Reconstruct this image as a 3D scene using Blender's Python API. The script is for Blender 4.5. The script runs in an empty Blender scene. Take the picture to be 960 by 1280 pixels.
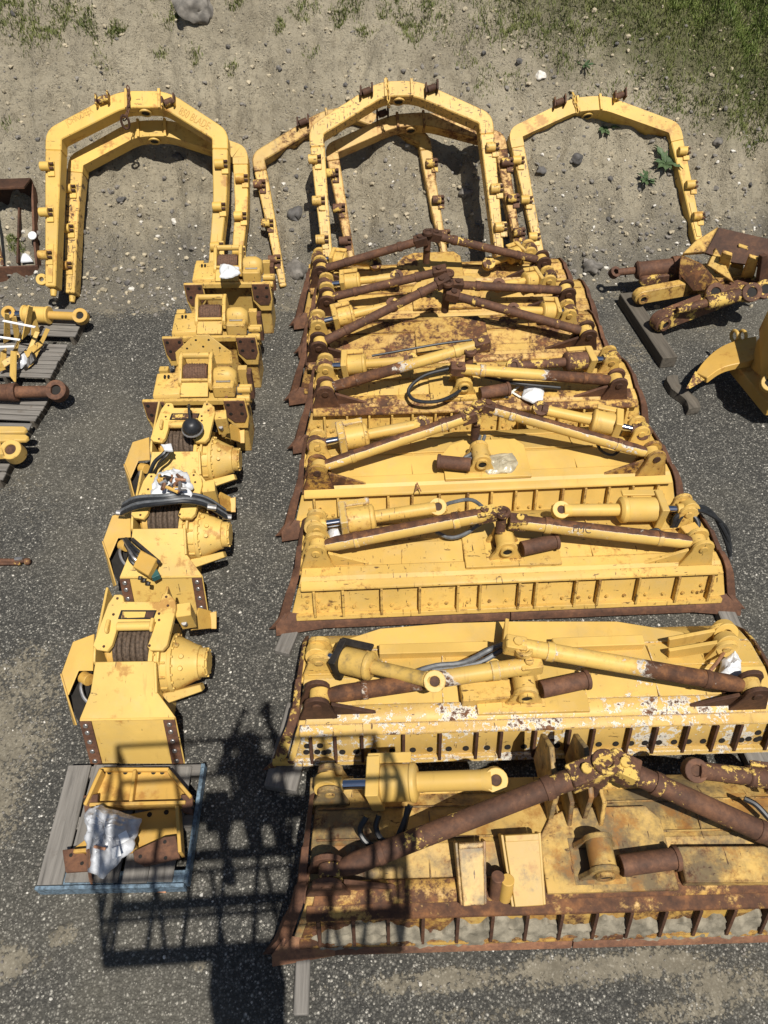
import bpy, bmesh, math, random
from mathutils import Vector, Matrix, noise
R = math.radians
sc = bpy.context.scene
COL = sc.collection
rnd = random.Random(7)

# ------------------------------------------------------------------ camera
CAM = Vector((0, 0, 5.8)); PITCH = R(48.4); YAW = R(3.3); FPX = 924.0
cd = bpy.data.cameras.new('camera'); cam = bpy.data.objects.new('camera', cd); COL.objects.link(cam)
cd.sensor_fit = 'VERTICAL'; cd.sensor_height = 36; cd.lens = 26.0; cd.clip_end = 2000; cd.clip_start = 0.02
cam.location = CAM; cam.rotation_euler = (math.pi / 2 - PITCH, 0, -YAW)
sc.camera = cam

def ray(px, py):
    x = (px - 480) / FPX; y = -(py - 640) / FPX
    d = Vector((x, math.cos(PITCH) + y * math.sin(PITCH), -math.sin(PITCH) + y * math.cos(PITCH)))
    c, s = math.cos(YAW), math.sin(YAW)
    return Vector((d.x * c + d.y * s, -d.x * s + d.y * c, d.z))

def at(px, py, z=0.0):
    d = ray(px, py); return CAM + d * ((z - CAM.z) / d.z)

def bank_base(y):
    t = y - 9.3
    k = .12
    s = k * math.log(1 + math.exp(max(-40, min(40, t / k))))
    return .84 * s if y < 15.6 else .84 * (15.6 - 9.3) + (y - 15.6) * .05

def bank_z(x, y):
    b = bank_base(y - .05 + .55 * noise.noise(Vector((x * .55, 7, 0))) + .32 * noise.noise(Vector((x * 2.2, 2, 0))) + .15 * noise.noise(Vector((x * 7, 4, y * 3))) if y < 14 else y)
    f = min(1, max(0, b / .4))
    f = f if y < 15 else f * max(.15, 1 - (y - 15) * .3)
    n = .10 * noise.noise(Vector((x * .7, y * .7, 3))) - .16 * abs(noise.noise(Vector((x * .9, y * 2.4, 13)))) - .07 * abs(noise.noise(Vector((x * 2.8, y * 5.2, 21)))) + .06 + .045 * noise.noise(Vector((x * 2.3, y * 2.3, 9))) \
        + .050 * noise.noise(Vector((x * 5, y * 8, 1))) + .030 * noise.noise(Vector((x * 13, y * 22, 5)))
    return b + n * (.25 + .75 * f) - .01

def on_bank(px, py):
    d = ray(px, py); t = 6.0
    while t < 60:
        p = CAM + d * t
        if p.z <= max(0, bank_z(p.x, p.y)): return p
        t += .03
    return CAM + d * 14

# ------------------------------------------------------------------ materials
class NT:
    def __init__(s, name):
        s.m = bpy.data.materials.new(name); s.m.use_nodes = True
        s.t = s.m.node_tree; s.n = s.t.nodes; s.l = s.t.links
        s.b = s.n['Principled BSDF']
    def new(s, typ, **kw):
        x = s.n.new(typ)
        for k, v in kw.items():
            setattr(x, k, v)
        return x
    def put(s, sock, v):
        if isinstance(v, bpy.types.NodeSocket): s.l.new(v, sock)
        elif v is not None: sock.default_value = v
    def math(s, op, a, b=None, c=None):
        x = s.new('ShaderNodeMath', operation=op)
        s.put(x.inputs[0], a)
        if b is not None: s.put(x.inputs[1], b)
        if c is not None: s.put(x.inputs[2], c)
        return x.outputs[0]
    def noise(s, vec, scale, detail=6, rough=.6, dist=0.0):
        x = s.new('ShaderNodeTexNoise'); s.put(x.inputs['Vector'], vec)
        x.inputs['Scale'].default_value = scale; x.inputs['Detail'].default_value = detail
        x.inputs['Roughness'].default_value = rough; x.inputs['Distortion'].default_value = dist
        return x.outputs['Fac']
    def vor(s, vec, scale, feature='F1', rand=1.0):
        x = s.new('ShaderNodeTexVoronoi', feature=feature); s.put(x.inputs['Vector'], vec)
        x.inputs['Scale'].default_value = scale; x.inputs['Randomness'].default_value = rand
        return x
    def step(s, v, lo, hi, a=0., b=1.):
        x = s.new('ShaderNodeMapRange', interpolation_type='SMOOTHSTEP'); s.put(x.inputs['Value'], v)
        x.inputs['From Min'].default_value = lo; x.inputs['From Max'].default_value = hi
        x.inputs['To Min'].default_value = a; x.inputs['To Max'].default_value = b
        return x.outputs[0]
    def mix(s, f, a, b, mode='MIX'):
        x = s.new('ShaderNodeMix', data_type='RGBA', blend_type=mode)
        s.put(x.inputs[0], f)
        for k, v in ((6, a), (7, b)):
            if isinstance(v, tuple): v = v + (1,) if len(v) == 3 else v
            s.put(x.inputs[k], v)
        return x.outputs[2]
    def ramp(s, v, stops):
        x = s.new('ShaderNodeValToRGB'); s.put(x.inputs[0], v)
        e = x.color_ramp.elements
        while len(e) < len(stops): e.new(.5)
        for k, (p, c) in enumerate(stops):
            e[k].position = p; e[k].color = c + (1,)
        return x.outputs[0]
    def mapping(s, vec, scale=(1, 1, 1), loc=(0, 0, 0), rot=(0, 0, 0)):
        x = s.new('ShaderNodeMapping'); s.put(x.inputs[0], vec)
        x.inputs['Location'].default_value = loc; x.inputs['Rotation'].default_value = rot; x.inputs['Scale'].default_value = scale
        return x.outputs[0]
    def coord(s, rand=True):
        tc = s.new('ShaderNodeTexCoord'); o = tc.outputs['Object']
        if not rand: return o
        oi = s.new('ShaderNodeObjectInfo')
        v = s.new('ShaderNodeVectorMath', operation='MULTIPLY_ADD')
        c = s.new('ShaderNodeCombineXYZ')
        for k in range(3): s.put(c.inputs[k], s.math('MULTIPLY', oi.outputs['Random'], (37., 61., 23.)[k]))
        s.put(v.inputs[0], o); v.inputs[1].default_value = (1, 1, 1); s.put(v.inputs[2], c.outputs[0])
        return v.outputs[0]
    def bump(s, h, strength=.3, dist=.01):
        x = s.new('ShaderNodeBump'); s.put(x.inputs['Height'], h)
        x.inputs['Strength'].default_value = strength; x.inputs['Distance'].default_value = dist
        s.l.new(x.outputs[0], s.b.inputs['Normal'])
    def fin(s, col, rough=.6, metal=0., spec=.3):
        s.put(s.b.inputs['Base Color'], col if not isinstance(col, tuple) else col + (1,))
        s.put(s.b.inputs['Roughness'], rough); s.put(s.b.inputs['Metallic'], metal)
        s.b.inputs['Specular IOR Level'].default_value = spec
        return s.m

YEL = (.58, .375, .098)
def rust_col(n, v):
    return n.ramp(n.noise(v, 9, 8, .7), [(.3, (.036, .019, .013)), (.5, (.095, .043, .022)), (.68, (.22, .095, .036))])

def paint(name, base=YEL, thr=.66, soft=.03, primer=0., scratch=.0, side=None, grime=.0, orange=0., xgrad=None):
    n = NT(name); v = n.coord()
    big = n.noise(v, 2.2, 7, .65, .3); fine = n.noise(v, 17, 10, .74)
    m = n.math('ADD', n.math('MULTIPLY', big, .54), n.math('MULTIPLY', fine, .46))
    if side:     # paint worn off along one side of the thing
        tc = n.new('ShaderNodeTexCoord'); d = n.new('ShaderNodeVectorMath', operation='DOT_PRODUCT')
        n.l.new(tc.outputs['Normal'], d.inputs[0]); d.inputs[1].default_value = side[:3]
        m = n.math('ADD', m, n.math('MULTIPLY', n.step(d.outputs['Value'], side[3] - .12, side[3] + .12), side[4]))
    bv = n.new('ShaderNodeBevel', samples=3); bv.inputs['Radius'].default_value = .022
    ge = n.new('ShaderNodeNewGeometry'); dd = n.new('ShaderNodeVectorMath', operation='DOT_PRODUCT')
    n.l.new(bv.outputs[0], dd.inputs[0]); n.l.new(ge.outputs['Normal'], dd.inputs[1])
    edge = n.step(dd.outputs['Value'], .975, .86)
    m = n.math('ADD', m, n.math('MULTIPLY', edge, max(.03, .74 - thr) * .62 if thr < .75 else .10))
    if xgrad:    # paint worn away towards the outer end of the brace
        tc = n.new('ShaderNodeTexCoord'); sx = n.new('ShaderNodeSeparateXYZ'); n.l.new(tc.outputs['Object'], sx.inputs[0])
        m = n.math('ADD', m, n.math('MULTIPLY', n.step(n.math('ABSOLUTE', sx.outputs[0]), xgrad[0], xgrad[1]), xgrad[2]))
    rm = n.step(m, thr - soft * .4, thr + soft * 1.1)
    tone = n.noise(v, 1.1, 5, .6)
    c = n.mix(n.step(tone, .35, .65), tuple(b * .86 for b in base), tuple(min(.9, b * 1.08) for b in base))
    c = n.mix(n.step(n.noise(v, 5, 5, .7), .5, .8, 0, .35), c, (base[0] * .92, base[1] * 1.0, base[2] * 1.9))
    dots = n.vor(v, 60)
    c = n.mix(n.step(n.math('ADD', n.math('MULTIPLY', fine, .6), n.math('MULTIPLY', n.noise(v, 90, 3), .4)), .62, .70, 0, .5), c, (.18, .10, .035))
    c = n.mix(n.step(n.noise(n.mapping(v, loc=(8, 3, 5)), 2.6, 8, .7), .46, .74, 0, .34), c, (.40, .315, .165))
    c = n.mix(n.step(n.noise(n.mapping(v, loc=(2, 7, 1), scale=(14, 3, 3)), 1, 6, .65), .60, .72, 0, .28), c, (.27, .16, .05))
    c = n.mix(n.step(m, thr - .075, thr, 0, .55), c, (.34, .175, .045))
    if grime: c = n.mix(n.step(n.noise(n.mapping(v, loc=(5, 9, 2)), 1.7, 8, .72), .62 - grime * .2, .70 - grime * .1, 0, .85), c, (.09, .075, .055))
    if orange: c = n.mix(n.step(n.noise(n.mapping(v, loc=(1, 4, 7)), 3.1, 7, .7), .56 - orange * .1, .64, 0, .7), c, (.30, .13, .03))
    if primer: c = n.mix(n.step(m, thr - primer, thr - primer + .02), c, (.66, .63, .55))
    if scratch:
        s1 = n.noise(n.mapping(v, scale=(9, 34, 34), rot=(0, 0, .7)), 1, 5, .6)
        s2 = n.noise(n.mapping(v, scale=(40, 7, 7), rot=(0, 0, .35)), 1, 5, .6)
        sm = n.math('MAXIMUM', n.step(s1, .68 - scratch * .1, .71 - scratch * .1), n.step(s2, .68 - scratch * .1, .71 - scratch * .1))
        c = n.mix(n.math('MULTIPLY', sm, .85), c, (.055, .028, .018))
    c = n.mix(rm, c, rust_col(n, v))
    n.bump(n.math('ADD', n.math('MULTIPLY', rm, -.6), n.math('MULTIPLY', fine, .5)), .35, .004)
    return n.fin(c, n.math('ADD', n.math('MULTIPLY', rm, .3), .48), spec=.28)

def rusty(name, dark=1., yellow=0., light=0.):
    n = NT(name); v = n.coord()
    c = n.ramp(n.math('ADD', n.math('MULTIPLY', n.noise(v, 3.5, 8, .7), .6), n.math('MULTIPLY', n.noise(v, 26, 6, .7), .4)),
               [(.34, tuple(x * dark for x in (.050, .028, .020))), (.5, tuple(x * dark for x in (.105, .052, .032))), (.66, tuple(x * dark for x in (.20, .095, .050)))])
    if light: c = n.mix(n.step(n.noise(v, 6, 6, .7), .5, .7, 0, light), c, (.30, .17, .08))
    if yellow:
        m = n.math('ADD', n.math('MULTIPLY', n.noise(n.mapping(v, loc=(3, 3, 3)), 4.5, 7, .65), .65), n.math('MULTIPLY', n.noise(v, 30, 6, .7), .35))
        c = n.mix(n.step(m, .60 - yellow * .2, .63 - yellow * .2), c, (.58, .39, .10))
    n.bump(n.noise(v, 60, 6, .7), .3, .004)
    return n.fin(c, .72, spec=.25)

M = {}
M['paint'] = paint('yellow_paint_clean', thr=.78)
M['paint_new'] = paint('yellow_paint_fresh', base=(.60, .40, .11), thr=.735, scratch=.08, grime=.06, orange=.06)
M['paint_worn'] = paint('yellow_paint_worn', thr=.615, scratch=.35)
M['paint_old'] = paint('yellow_paint_old', thr=.575, scratch=.5)
M['paint_chip'] = paint('yellow_paint_chipped', base=(.57, .375, .10), thr=.615, primer=.03, scratch=.05, grime=.25)
M['paint_gold'] = paint('gold_paint', base=(.54, .325, .075), thr=.66, orange=.35)
M['paint_grime'] = paint('yellow_paint_grimy', base=(.55, .36, .11), thr=.575, soft=.05, grime=1.05, orange=.45, scratch=.3)
M['paint_far'] = paint('yellow_paint_brown', base=(.50, .33, .09), thr=.545, soft=.05, grime=.3)
M['paint_rust'] = paint('yellow_paint_rusty', base=(.50, .31, .07), thr=.49, soft=.05)
M['frame_new'] = paint('frame_paint', base=(.59, .38, .09), thr=.72, scratch=.15, orange=.15)
M['frame_scr'] = paint('frame_paint_scratched', base=(.59, .38, .105), thr=.615, scratch=.85)
M['frame_rust'] = paint('frame_paint_rusting', base=(.55, .35, .10), thr=.535, soft=.06, orange=.6)
M['strut_side'] = paint('strut_paint_half_worn', base=(.58, .38, .10), thr=.60, soft=.04, primer=.03, side=(0, .78, .6, .05, .22))
M['strut_part'] = paint('strut_paint_part_worn', base=(.58, .38, .10), thr=.56, soft=.05, primer=.025)
M['strut_part2'] = paint('strut_paint_worn_through', base=(.58, .38, .10), thr=.60, soft=.05, primer=.02, xgrad=(.45, 1.0, .22))
M['rust'] = rusty('rust_brown'); M['rust_dark'] = rusty('rust_dark', .62); M['rust_yel'] = rusty('rust_with_paint', 1., .38)
M['rust_light'] = rusty('rust_orange', 1.1, .15, .6); M['rust_tube'] = rusty('rust_tube', .85, .08)
M['rust_flake'] = rusty('rust_flaking_paint', .8, .5)

def plain(name, col, rough=.5, metal=0., spec=.4, var=.15, scale=20, bump=0.):
    n = NT(name); v = n.coord()
    f = n.noise(v, scale, 6, .65)
    c = n.mix(n.step(f, .3, .7), tuple(x * (1 - var) for x in col), tuple(min(1, x * (1 + var)) for x in col))
    if bump: n.bump(f, bump, .01)
    return n.fin(c, rough, metal, spec)
M['chrome'] = plain('chrome_rod', (.62, .64, .68), .12, 1., var=.05)
M['rubber'] = plain('black_rubber', (.018, .019, .021), .42, var=.3)
M['hose_grey'] = plain('grey_hose', (.10, .105, .11), .45, var=.3)
M['dark'] = plain('dark_oily_steel', (.022, .018, .014), .5, var=.4)
M['hole'] = plain('hole_black', (.012, .010, .008), .8, var=.3)  # flat black paints the shade inside bolt holes, bores and openings
M['steel'] = plain('bare_steel', (.38, .37, .36), .4, .8, var=.2)
M['white'] = plain('white_plastic', (.62, .63, .64), .32, var=.1, scale=9, bump=.4)
M['whitegrey'] = plain('cloudy_plastic', (.50, .51, .53), .25, var=.22, scale=7, bump=.8, spec=.6)
M['clear'] = plain('dusty_clear_plastic', (.40, .35, .24), .22, var=.3, scale=9, bump=.8, spec=.6)
M['paper'] = plain('paper', (.82, .82, .80), .7, var=.04)
M['copper'] = plain('copper_pipe', (.30, .15, .08), .45, .3, var=.3)
M['blue'] = plain('faded_blue_paint', (.105, .15, .19), .8, var=.6, scale=30)
M['teal'] = plain('teal_plastic', (.03, .10, .10), .4)
M['strap'] = plain('orange_strap', (.45, .22, .12), .7)
M['rock'] = plain('grey_rock', (.17, .155, .135), .85, var=.45, scale=7, bump=.7)
M['rock_dark'] = plain('dark_rock', (.085, .08, .075), .85, var=.4, scale=9, bump=.7)
M['rock_white'] = plain('white_stone', (.55, .52, .46), .8, var=.2, scale=20, bump=.3)
M['marker'] = plain('paint_marker', (.20, .085, .035), .7, var=.3, scale=60)
M['marker_red'] = plain('red_chalk', (.43, .255, .07), .8, var=.35, scale=90)
M['marker_black'] = plain('black_marker', (.05, .03, .02), .7, var=.3, scale=60)
M['marker_white'] = plain('white_chalk', (.75, .72, .6), .8, var=.1)
M['red'] = plain('red_paint', (.22, .05, .035), .6, var=.3)
M['grey_metal'] = plain('grey_lift_paint', (.20, .20, .21), .5)
M['tyre'] = plain('tyre_rubber', (.03, .03, .03), .8)
M['skin'] = plain('skin', (.45, .26, .18), .5, var=.05)
M['jacket'] = plain('dark_jacket', (.03, .035, .05), .8)
M['jeans'] = plain('blue_jeans', (.04, .06, .12), .85)
M['hair'] = plain('dark_hair', (.03, .02, .015), .6)

def wood(name, axis, col=(.20, .185, .165), gap=0):
    n = NT(name); v = n.coord()
    s = [26, 26, 26]; s[axis] = 1.3
    g = n.noise(n.mapping(v, scale=tuple(s)), 1, 8, .7, .4)
    c = n.ramp(g, [(.3, tuple(x * .38 for x in col)), (.47, tuple(x * .9 for x in col)), (.7, tuple(x * 1.35 for x in col))])
    c = n.mix(n.step(n.noise(v, 4, 6, .7), .56, .7, 0, .55), c, (.10, .075, .055))
    oi = n.new('ShaderNodeObjectInfo')
    c = n.mix(n.math('MULTIPLY', oi.outputs['Random'], .35), c, tuple(x * .6 for x in col))
    n.bump(g, .6, .006)
    return n.fin(c, .85, spec=.2)
M['wood_y'] = wood('weathered_wood_lengthwise', 1); M['wood_x'] = wood('weathered_wood_crosswise', 0)
M['wood_dark'] = wood('dark_timber', 1, (.115, .10, .08))

def ground_mat():
    n = NT('asphalt_chip_seal'); v = n.coord(False)
    vf = n.vor(v, 57); v2 = n.vor(v, 150)
    cf = n.new('ShaderNodeSeparateColor'); n.l.new(vf.outputs['Color'], cf.inputs[0])
    c2 = n.new('ShaderNodeSeparateColor'); n.l.new(v2.outputs['Color'], c2.inputs[0])
    c = n.ramp(cf.outputs[0], [(0, (.042, .041, .036)), (.45, (.088, .084, .073)), (.78, (.165, .156, .133)), (.92, (.21, .20, .17)), (.96, (.38, .36, .31)), (1, (.54, .51, .44))])
    c = n.mix(n.step(c2.outputs[0], .25, .9, .0, .55), c, (.045, .044, .041))
    c = n.mix(n.step(c2.outputs[1], .94, .955, 0, .6), c, (.50, .47, .40))
    c = n.mix(n.step(vf.outputs['Distance'], .30, .62, 0, .75), c, (.032, .031, .028))
    big = n.noise(v, .55, 6, .6)
    c = n.mix(n.step(big, .42, .68, 0, .26), c, (.20, .18, .135))
    # patches of tan silt and orange dirt lying on the surface
    fine = n.noise(v, 3.2, 9, .68); finer = n.noise(v, 26, 5, .6)
    tot = None
    for (x, y, rx, ry, k) in SILT:
        q = n.mapping(v, scale=(1 / rx, 1 / ry, 1), loc=(-x / rx, -y / ry, 0))
        d = n.new('ShaderNodeVectorMath', operation='LENGTH'); n.l.new(q, d.inputs[0])
        m = n.math('MULTIPLY', n.step(d.outputs['Value'], 1.25, .2), k)
        tot = m if tot is None else n.math('MAXIMUM', tot, m)
    cover = n.math('ADD', n.math('ADD', tot, n.math('MULTIPLY', n.math('SUBTRACT', fine, .5), 1.7)), n.math('ADD', n.math('MULTIPLY', n.math('SUBTRACT', finer, .5), 1.3), n.math('MULTIPLY', n.math('SUBTRACT', cf.outputs[1], .5), .5)))
    sm = n.math('MULTIPLY', n.step(cover, .40, .78), n.step(tot, 0.02, .15))
    silt = n.mix(n.step(n.noise(v, 7, 6, .7), .3, .7), (.165, .142, .10), (.27, .235, .17))
    c = n.mix(n.math('MULTIPLY', sm, .62), c, silt)
    h = n.math('ADD', n.math('MULTIPLY', vf.outputs['Distance'], -.8), n.math('MULTIPLY', v2.outputs['Distance'], -.3))
    n.bump(n.math('MULTIPLY', h, n.math('SUBTRACT', 1.1, sm)), .75, .012)
    return n.fin(c, .82, spec=.25)

def bank_mat():
    n = NT('bank_dirt'); v = n.coord(False)
    a = n.noise(v, 1.1, 9, .65); b = n.noise(v, 7, 9, .7); f = n.noise(v, 45, 5, .7)
    c = n.mix(n.step(a, .3, .7), (.305, .266, .193), (.435, .382, .278))
    c = n.mix(n.step(b, .50, .72, 0, .75), c, (.23, .196, .136))
    c = n.mix(n.step(n.noise(n.mapping(v, loc=(4, 2, 8)), 4, 9, .75), .58, .68, 0, .55), c, (.12, .103, .077))
    c = n.mix(n.step(f, .52, .75, 0, .55), c, (.12, .105, .085))
    c = n.mix(n.math('MULTIPLY', n.step(n.noise(n.mapping(v, loc=(1, 1, 1), scale=(1, 1.6, 1)), 15, 7, .74, 1.2), .565, .63), n.step(n.noise(v, 1.7, 5, .6), .42, .6)), c, (.085, .072, .048))
    v1 = n.vor(v, 34); s1 = n.new('ShaderNodeSeparateColor'); n.l.new(v1.outputs['Color'], s1.inputs[0])
    stone = n.math('MULTIPLY', n.step(s1.outputs[0], .86, .88), n.step(v1.outputs['Distance'], .42, .30))
    scol = n.ramp(s1.outputs[1], [(0, (.06, .058, .055)), (.5, (.17, .155, .13)), (.85, (.30, .28, .24)), (1, (.62, .59, .52))])
    # gravelly lower part of the bank
    g = n.new('ShaderNodeSeparateXYZ'); n.l.new(v, g.inputs[0])
    low = n.step(n.math('ADD', g.outputs[2], n.math('MULTIPLY', n.math('SUBTRACT', n.noise(v, 1.6, 7, .65), .5), 1.5)), .95, .15)
    c = n.mix(n.math('MULTIPLY', low, .72), c, n.mix(b, (.10, .094, .080), (.185, .172, .145)))
    c = n.mix(n.math('MULTIPLY', stone, n.math('ADD', n.math('MULTIPLY', low, .6), .35)), c, scol)
    v3 = n.vor(v, 75); s3 = n.new('ShaderNodeSeparateColor'); n.l.new(v3.outputs['Color'], s3.inputs[0])
    c = n.mix(n.math('MULTIPLY', n.math('MULTIPLY', n.step(s3.outputs[0], .7, .75), n.step(v3.outputs['Distance'], .5, .35)), low), c, n.ramp(s3.outputs[1], [(0, (.05, .05, .048)), (.7, (.22, .2, .17)), (1, (.55, .52, .46))]))
    # thin turf colouring where the grass grows
    ga = n.step(n.math('ADD', n.math('ADD', n.math('MULTIPLY', g.outputs[0], .33), n.math('MULTIPLY', g.outputs[2], .95)), n.math('MULTIPLY', n.noise(v, 1.4, 8, .7), 1.3)), 3.6, 4.5)
    c = n.mix(n.math('MULTIPLY', ga, .9), c, n.mix(f, (.075, .085, .032), (.16, .15, .075)))
    n.bump(n.math('ADD', n.math('ADD', n.math('MULTIPLY', b, 1.), n.math('MULTIPLY', f, .45)), n.math('MULTIPLY', stone, .5)), 1., .09)
    return n.fin(c, .9, spec=.15)

# ------------------------------------------------------------------ mesh helpers
class MB:
    def __init__(s): s.bm = bmesh.new()
    def face(s, pts):
        return s.bm.faces.new([s.bm.verts.new(p) for p in pts])
    def plate(s, pts, thick):
        """closed slab: polygon pts, extruded along vector 'thick' (or -normal*float)"""
        pts = [Vector(p) for p in pts]
        if not isinstance(thick, Vector):
            nrm = Vector((0, 0, 0))
            for i in range(len(pts)):
                nrm += (pts[i] - pts[0]).cross(pts[(i + 1) % len(pts)] - pts[0])
            nrm.normalize(); thick = -nrm * thick
        a = [s.bm.verts.new(p) for p in pts]; b = [s.bm.verts.new(p + thick) for p in pts]
        k = len(pts)
        s.bm.faces.new(a); s.bm.faces.new(b[::-1])
        for i in range(k): s.bm.faces.new((a[i], b[i], b[(i + 1) % k], a[(i + 1) % k]))
        return s
    def box(s, c, size, rz=0., rx=0., ry=0.):
        c = Vector(c); h = Vector(size) / 2
        m = Matrix.Rotation(rz, 3, 'Z') @ Matrix.Rotation(ry, 3, 'Y') @ Matrix.Rotation(rx, 3, 'X')
        p = [c + m @ Vector((x * h.x, y * h.y, -h.z)) for x, y in ((-1, -1), (1, -1), (1, 1), (-1, 1))]
        return s.plate(p, m @ Vector((0, 0, size[2])))
    def bar(s, p0, p1, w, h):
        p0, p1 = Vector(p0), Vector(p1); d = (p1 - p0).normalized()
        u = d.cross(Vector((0, 0, 1)))
        u = u.normalized() if u.length > .01 else Vector((1, 0, 0))
        v = u.cross(d)
        q = [p0 + u * a * w / 2 + v * b * h / 2 for a, b in ((-1, -1), (1, -1), (1, 1), (-1, 1))]
        return s.plate(q, p1 - p0)
    def cone(s, p0, p1, r0, r1, seg=18, cap=True):
        p0, p1 = Vector(p0), Vector(p1); d = (p1 - p0).normalized()
        u = d.orthogonal().normalized(); v = d.cross(u)
        A = []; B = []
        for i in range(seg):
            a = 2 * math.pi * i / seg; q = u * math.cos(a) + v * math.sin(a)
            A.append(s.bm.verts.new(p0 + q * r0)); B.append(s.bm.verts.new(p1 + q * r1))
        for i in range(seg):
            j = (i + 1) % seg; s.bm.faces.new((A[i], A[j], B[j], B[i]))
        if cap: s.bm.faces.new(A[::-1]); s.bm.faces.new(B)
        return s
    def cyl(s, p0, p1, r, seg=18): return s.cone(p0, p1, r, r, seg)
    def lathe(s, p0, axis, prof, seg=24):
        p0 = Vector(p0); d = Vector(axis).normalized(); u = d.orthogonal().normalized(); v = d.cross(u)
        rings = []
        for t, r in prof:
            rings.append([s.bm.verts.new(p0 + d * t + (u * math.cos(2 * math.pi * i / seg) + v * math.sin(2 * math.pi * i / seg)) * r) for i in range(seg)])
        for a, b in zip(rings, rings[1:]):
            for i in range(seg):
                j = (i + 1) % seg; s.bm.faces.new((a[i], a[j], b[j], b[i]))
        s.bm.faces.new(rings[0][::-1]); s.bm.faces.new(rings[-1])
        return s
    def ring(s, c, axis, ro, ri, h, seg=20):
        c = Vector(c); d = Vector(axis).normalized(); u = d.orthogonal().normalized(); v = d.cross(u)
        def rg(r, t): return [s.bm.verts.new(c + d * t + (u * math.cos(2 * math.pi * i / seg) + v * math.sin(2 * math.pi * i / seg)) * r) for i in range(seg)]
        q = [rg(ro, -h / 2), rg(ro, h / 2), rg(ri, h / 2), rg(ri, -h / 2)]
        for k in range(4):
            a, b = q[k], q[(k + 1) % 4]
            for i in range(seg):
                j = (i + 1) % seg; s.bm.faces.new((a[i], a[j], b[j], b[i]))
        return s
    def tube(s, pts, r, seg=8, sub=5):
        pts = [Vector(p) for p in pts]; P = []
        if len(pts) > 2:
            q = [pts[0] * 2 - pts[1]] + pts + [pts[-1] * 2 - pts[-2]]
            for i in range(1, len(q) - 2):
                for k in range(sub):
                    t = k / sub; a, b, c, d = q[i - 1:i + 3]
                    P.append(.5 * (2 * b + (c - a) * t + (2 * a - 5 * b + 4 * c - d) * t * t + (3 * b - a - 3 * c + d) * t ** 3))
            P.append(pts[-1])
        else: P = pts
        prev = None; u = None
        for i, p in enumerate(P):
            d = (P[min(i + 1, len(P) - 1)] - P[max(i - 1, 0)]).normalized()
            u = d.orthogonal().normalized() if u is None else (u - d * u.dot(d)).normalized()
            v = d.cross(u)
            rg = [s.bm.verts.new(p + (u * math.cos(2 * math.pi * k / seg) + v * math.sin(2 * math.pi * k / seg)) * r) for k in range(seg)]
            if prev:
                for k in range(seg):
                    j = (k + 1) % seg; s.bm.faces.new((prev[k], prev[j], rg[j], rg[k]))
            else: s.bm.faces.new(rg[::-1])
            prev = rg
        s.bm.faces.new(prev)
        return s
    def torus(s, c, axis, R_, r, seg=20, ms=6):
        c = Vector(c); d = Vector(axis).normalized(); u = d.orthogonal().normalized(); v = d.cross(u); rings = []
        for i in range(seg):
            a = 2 * math.pi * i / seg; q = u * math.cos(a) + v * math.sin(a)
            rings.append([s.bm.verts.new(c + q * (R_ + r * math.cos(2 * math.pi * k / ms)) + d * r * math.sin(2 * math.pi * k / ms)) for k in range(ms)])
        for i in range(seg):
            a, b = rings[i], rings[(i + 1) % seg]
            for k in range(ms):
                j = (k + 1) % ms; s.bm.faces.new((a[k], a[j], b[j], b[k]))
        return s
    def loft(s, rows, closed=False):
        """rows of equally many points -> grid of quads"""
        V = [[s.bm.verts.new(p) for p in r] for r in rows]
        for a, b in zip(V, V[1:]):
            n_ = len(a)
            for i in range(n_ if closed else n_ - 1):
                j = (i + 1) % n_; s.bm.faces.new((a[i], a[j], b[j], b[i]))
        if closed:
            s.bm.faces.new(V[0][::-1]); s.bm.faces.new(V[-1])
        return s
    def build(s, name, mat, parent=None, bevel=.006, ang=35):
        bm = s.bm
        bmesh.ops.recalc_face_normals(bm, faces=bm.faces)
        if bevel:
            es = [e for e in bm.edges if len(e.link_faces) == 2 and e.calc_face_angle(0) > R(40)]
            if es:
                try: bmesh.ops.bevel(bm, geom=es, offset=bevel, segments=1, affect='EDGES', clamp_overlap=True)
                except Exception: pass
        for f in bm.faces: f.smooth = True
        for e in bm.edges:
            if len(e.link_faces) == 2 and e.calc_face_angle(0) > R(ang): e.smooth = False
        me = bpy.data.meshes.new(name); bm.to_mesh(me); bm.free()
        me.materials.append(mat)
        o = bpy.data.objects.new(name, me); COL.objects.link(o)
        if parent: o.parent = parent
        return o

def tag(o, label, cat, group=None, kind=None):
    if label: o['label'] = label
    if cat: o['category'] = cat
    if group: o['group'] = group
    if kind: o['kind'] = kind
    return o

def thing(name, label, cat, loc=(0, 0, 0), rot=(0, 0, 0), group=None):
    o = bpy.data.objects.new(name, None); COL.objects.link(o)
    o.empty_display_size = .1
    o.location = loc; o.rotation_euler = rot
    return tag(o, label, cat, group)

def mat_of(o):
    return Matrix.LocRotScale(Vector(o.location), o.rotation_euler, None)

def lpx(o, px, py, z=None, y=None, x=None):
    """the point of thing o's own space that a pixel's line of sight meets on a plane z= / y= / x="""
    inv = mat_of(o).inverted()
    c = inv @ CAM; d = inv.to_3x3() @ ray(px, py)
    if z is not None: t = (z - c.z) / d.z
    elif y is not None: t = (y - c.y) / d.y
    else: t = (x - c.x) / d.x
    return c + d * t

def copy_tree(o, parent=None):
    c = o.copy(); COL.objects.link(c)
    if parent: c.parent = parent
    for ch in list(o.children): copy_tree(ch, c)
    return c

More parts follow.
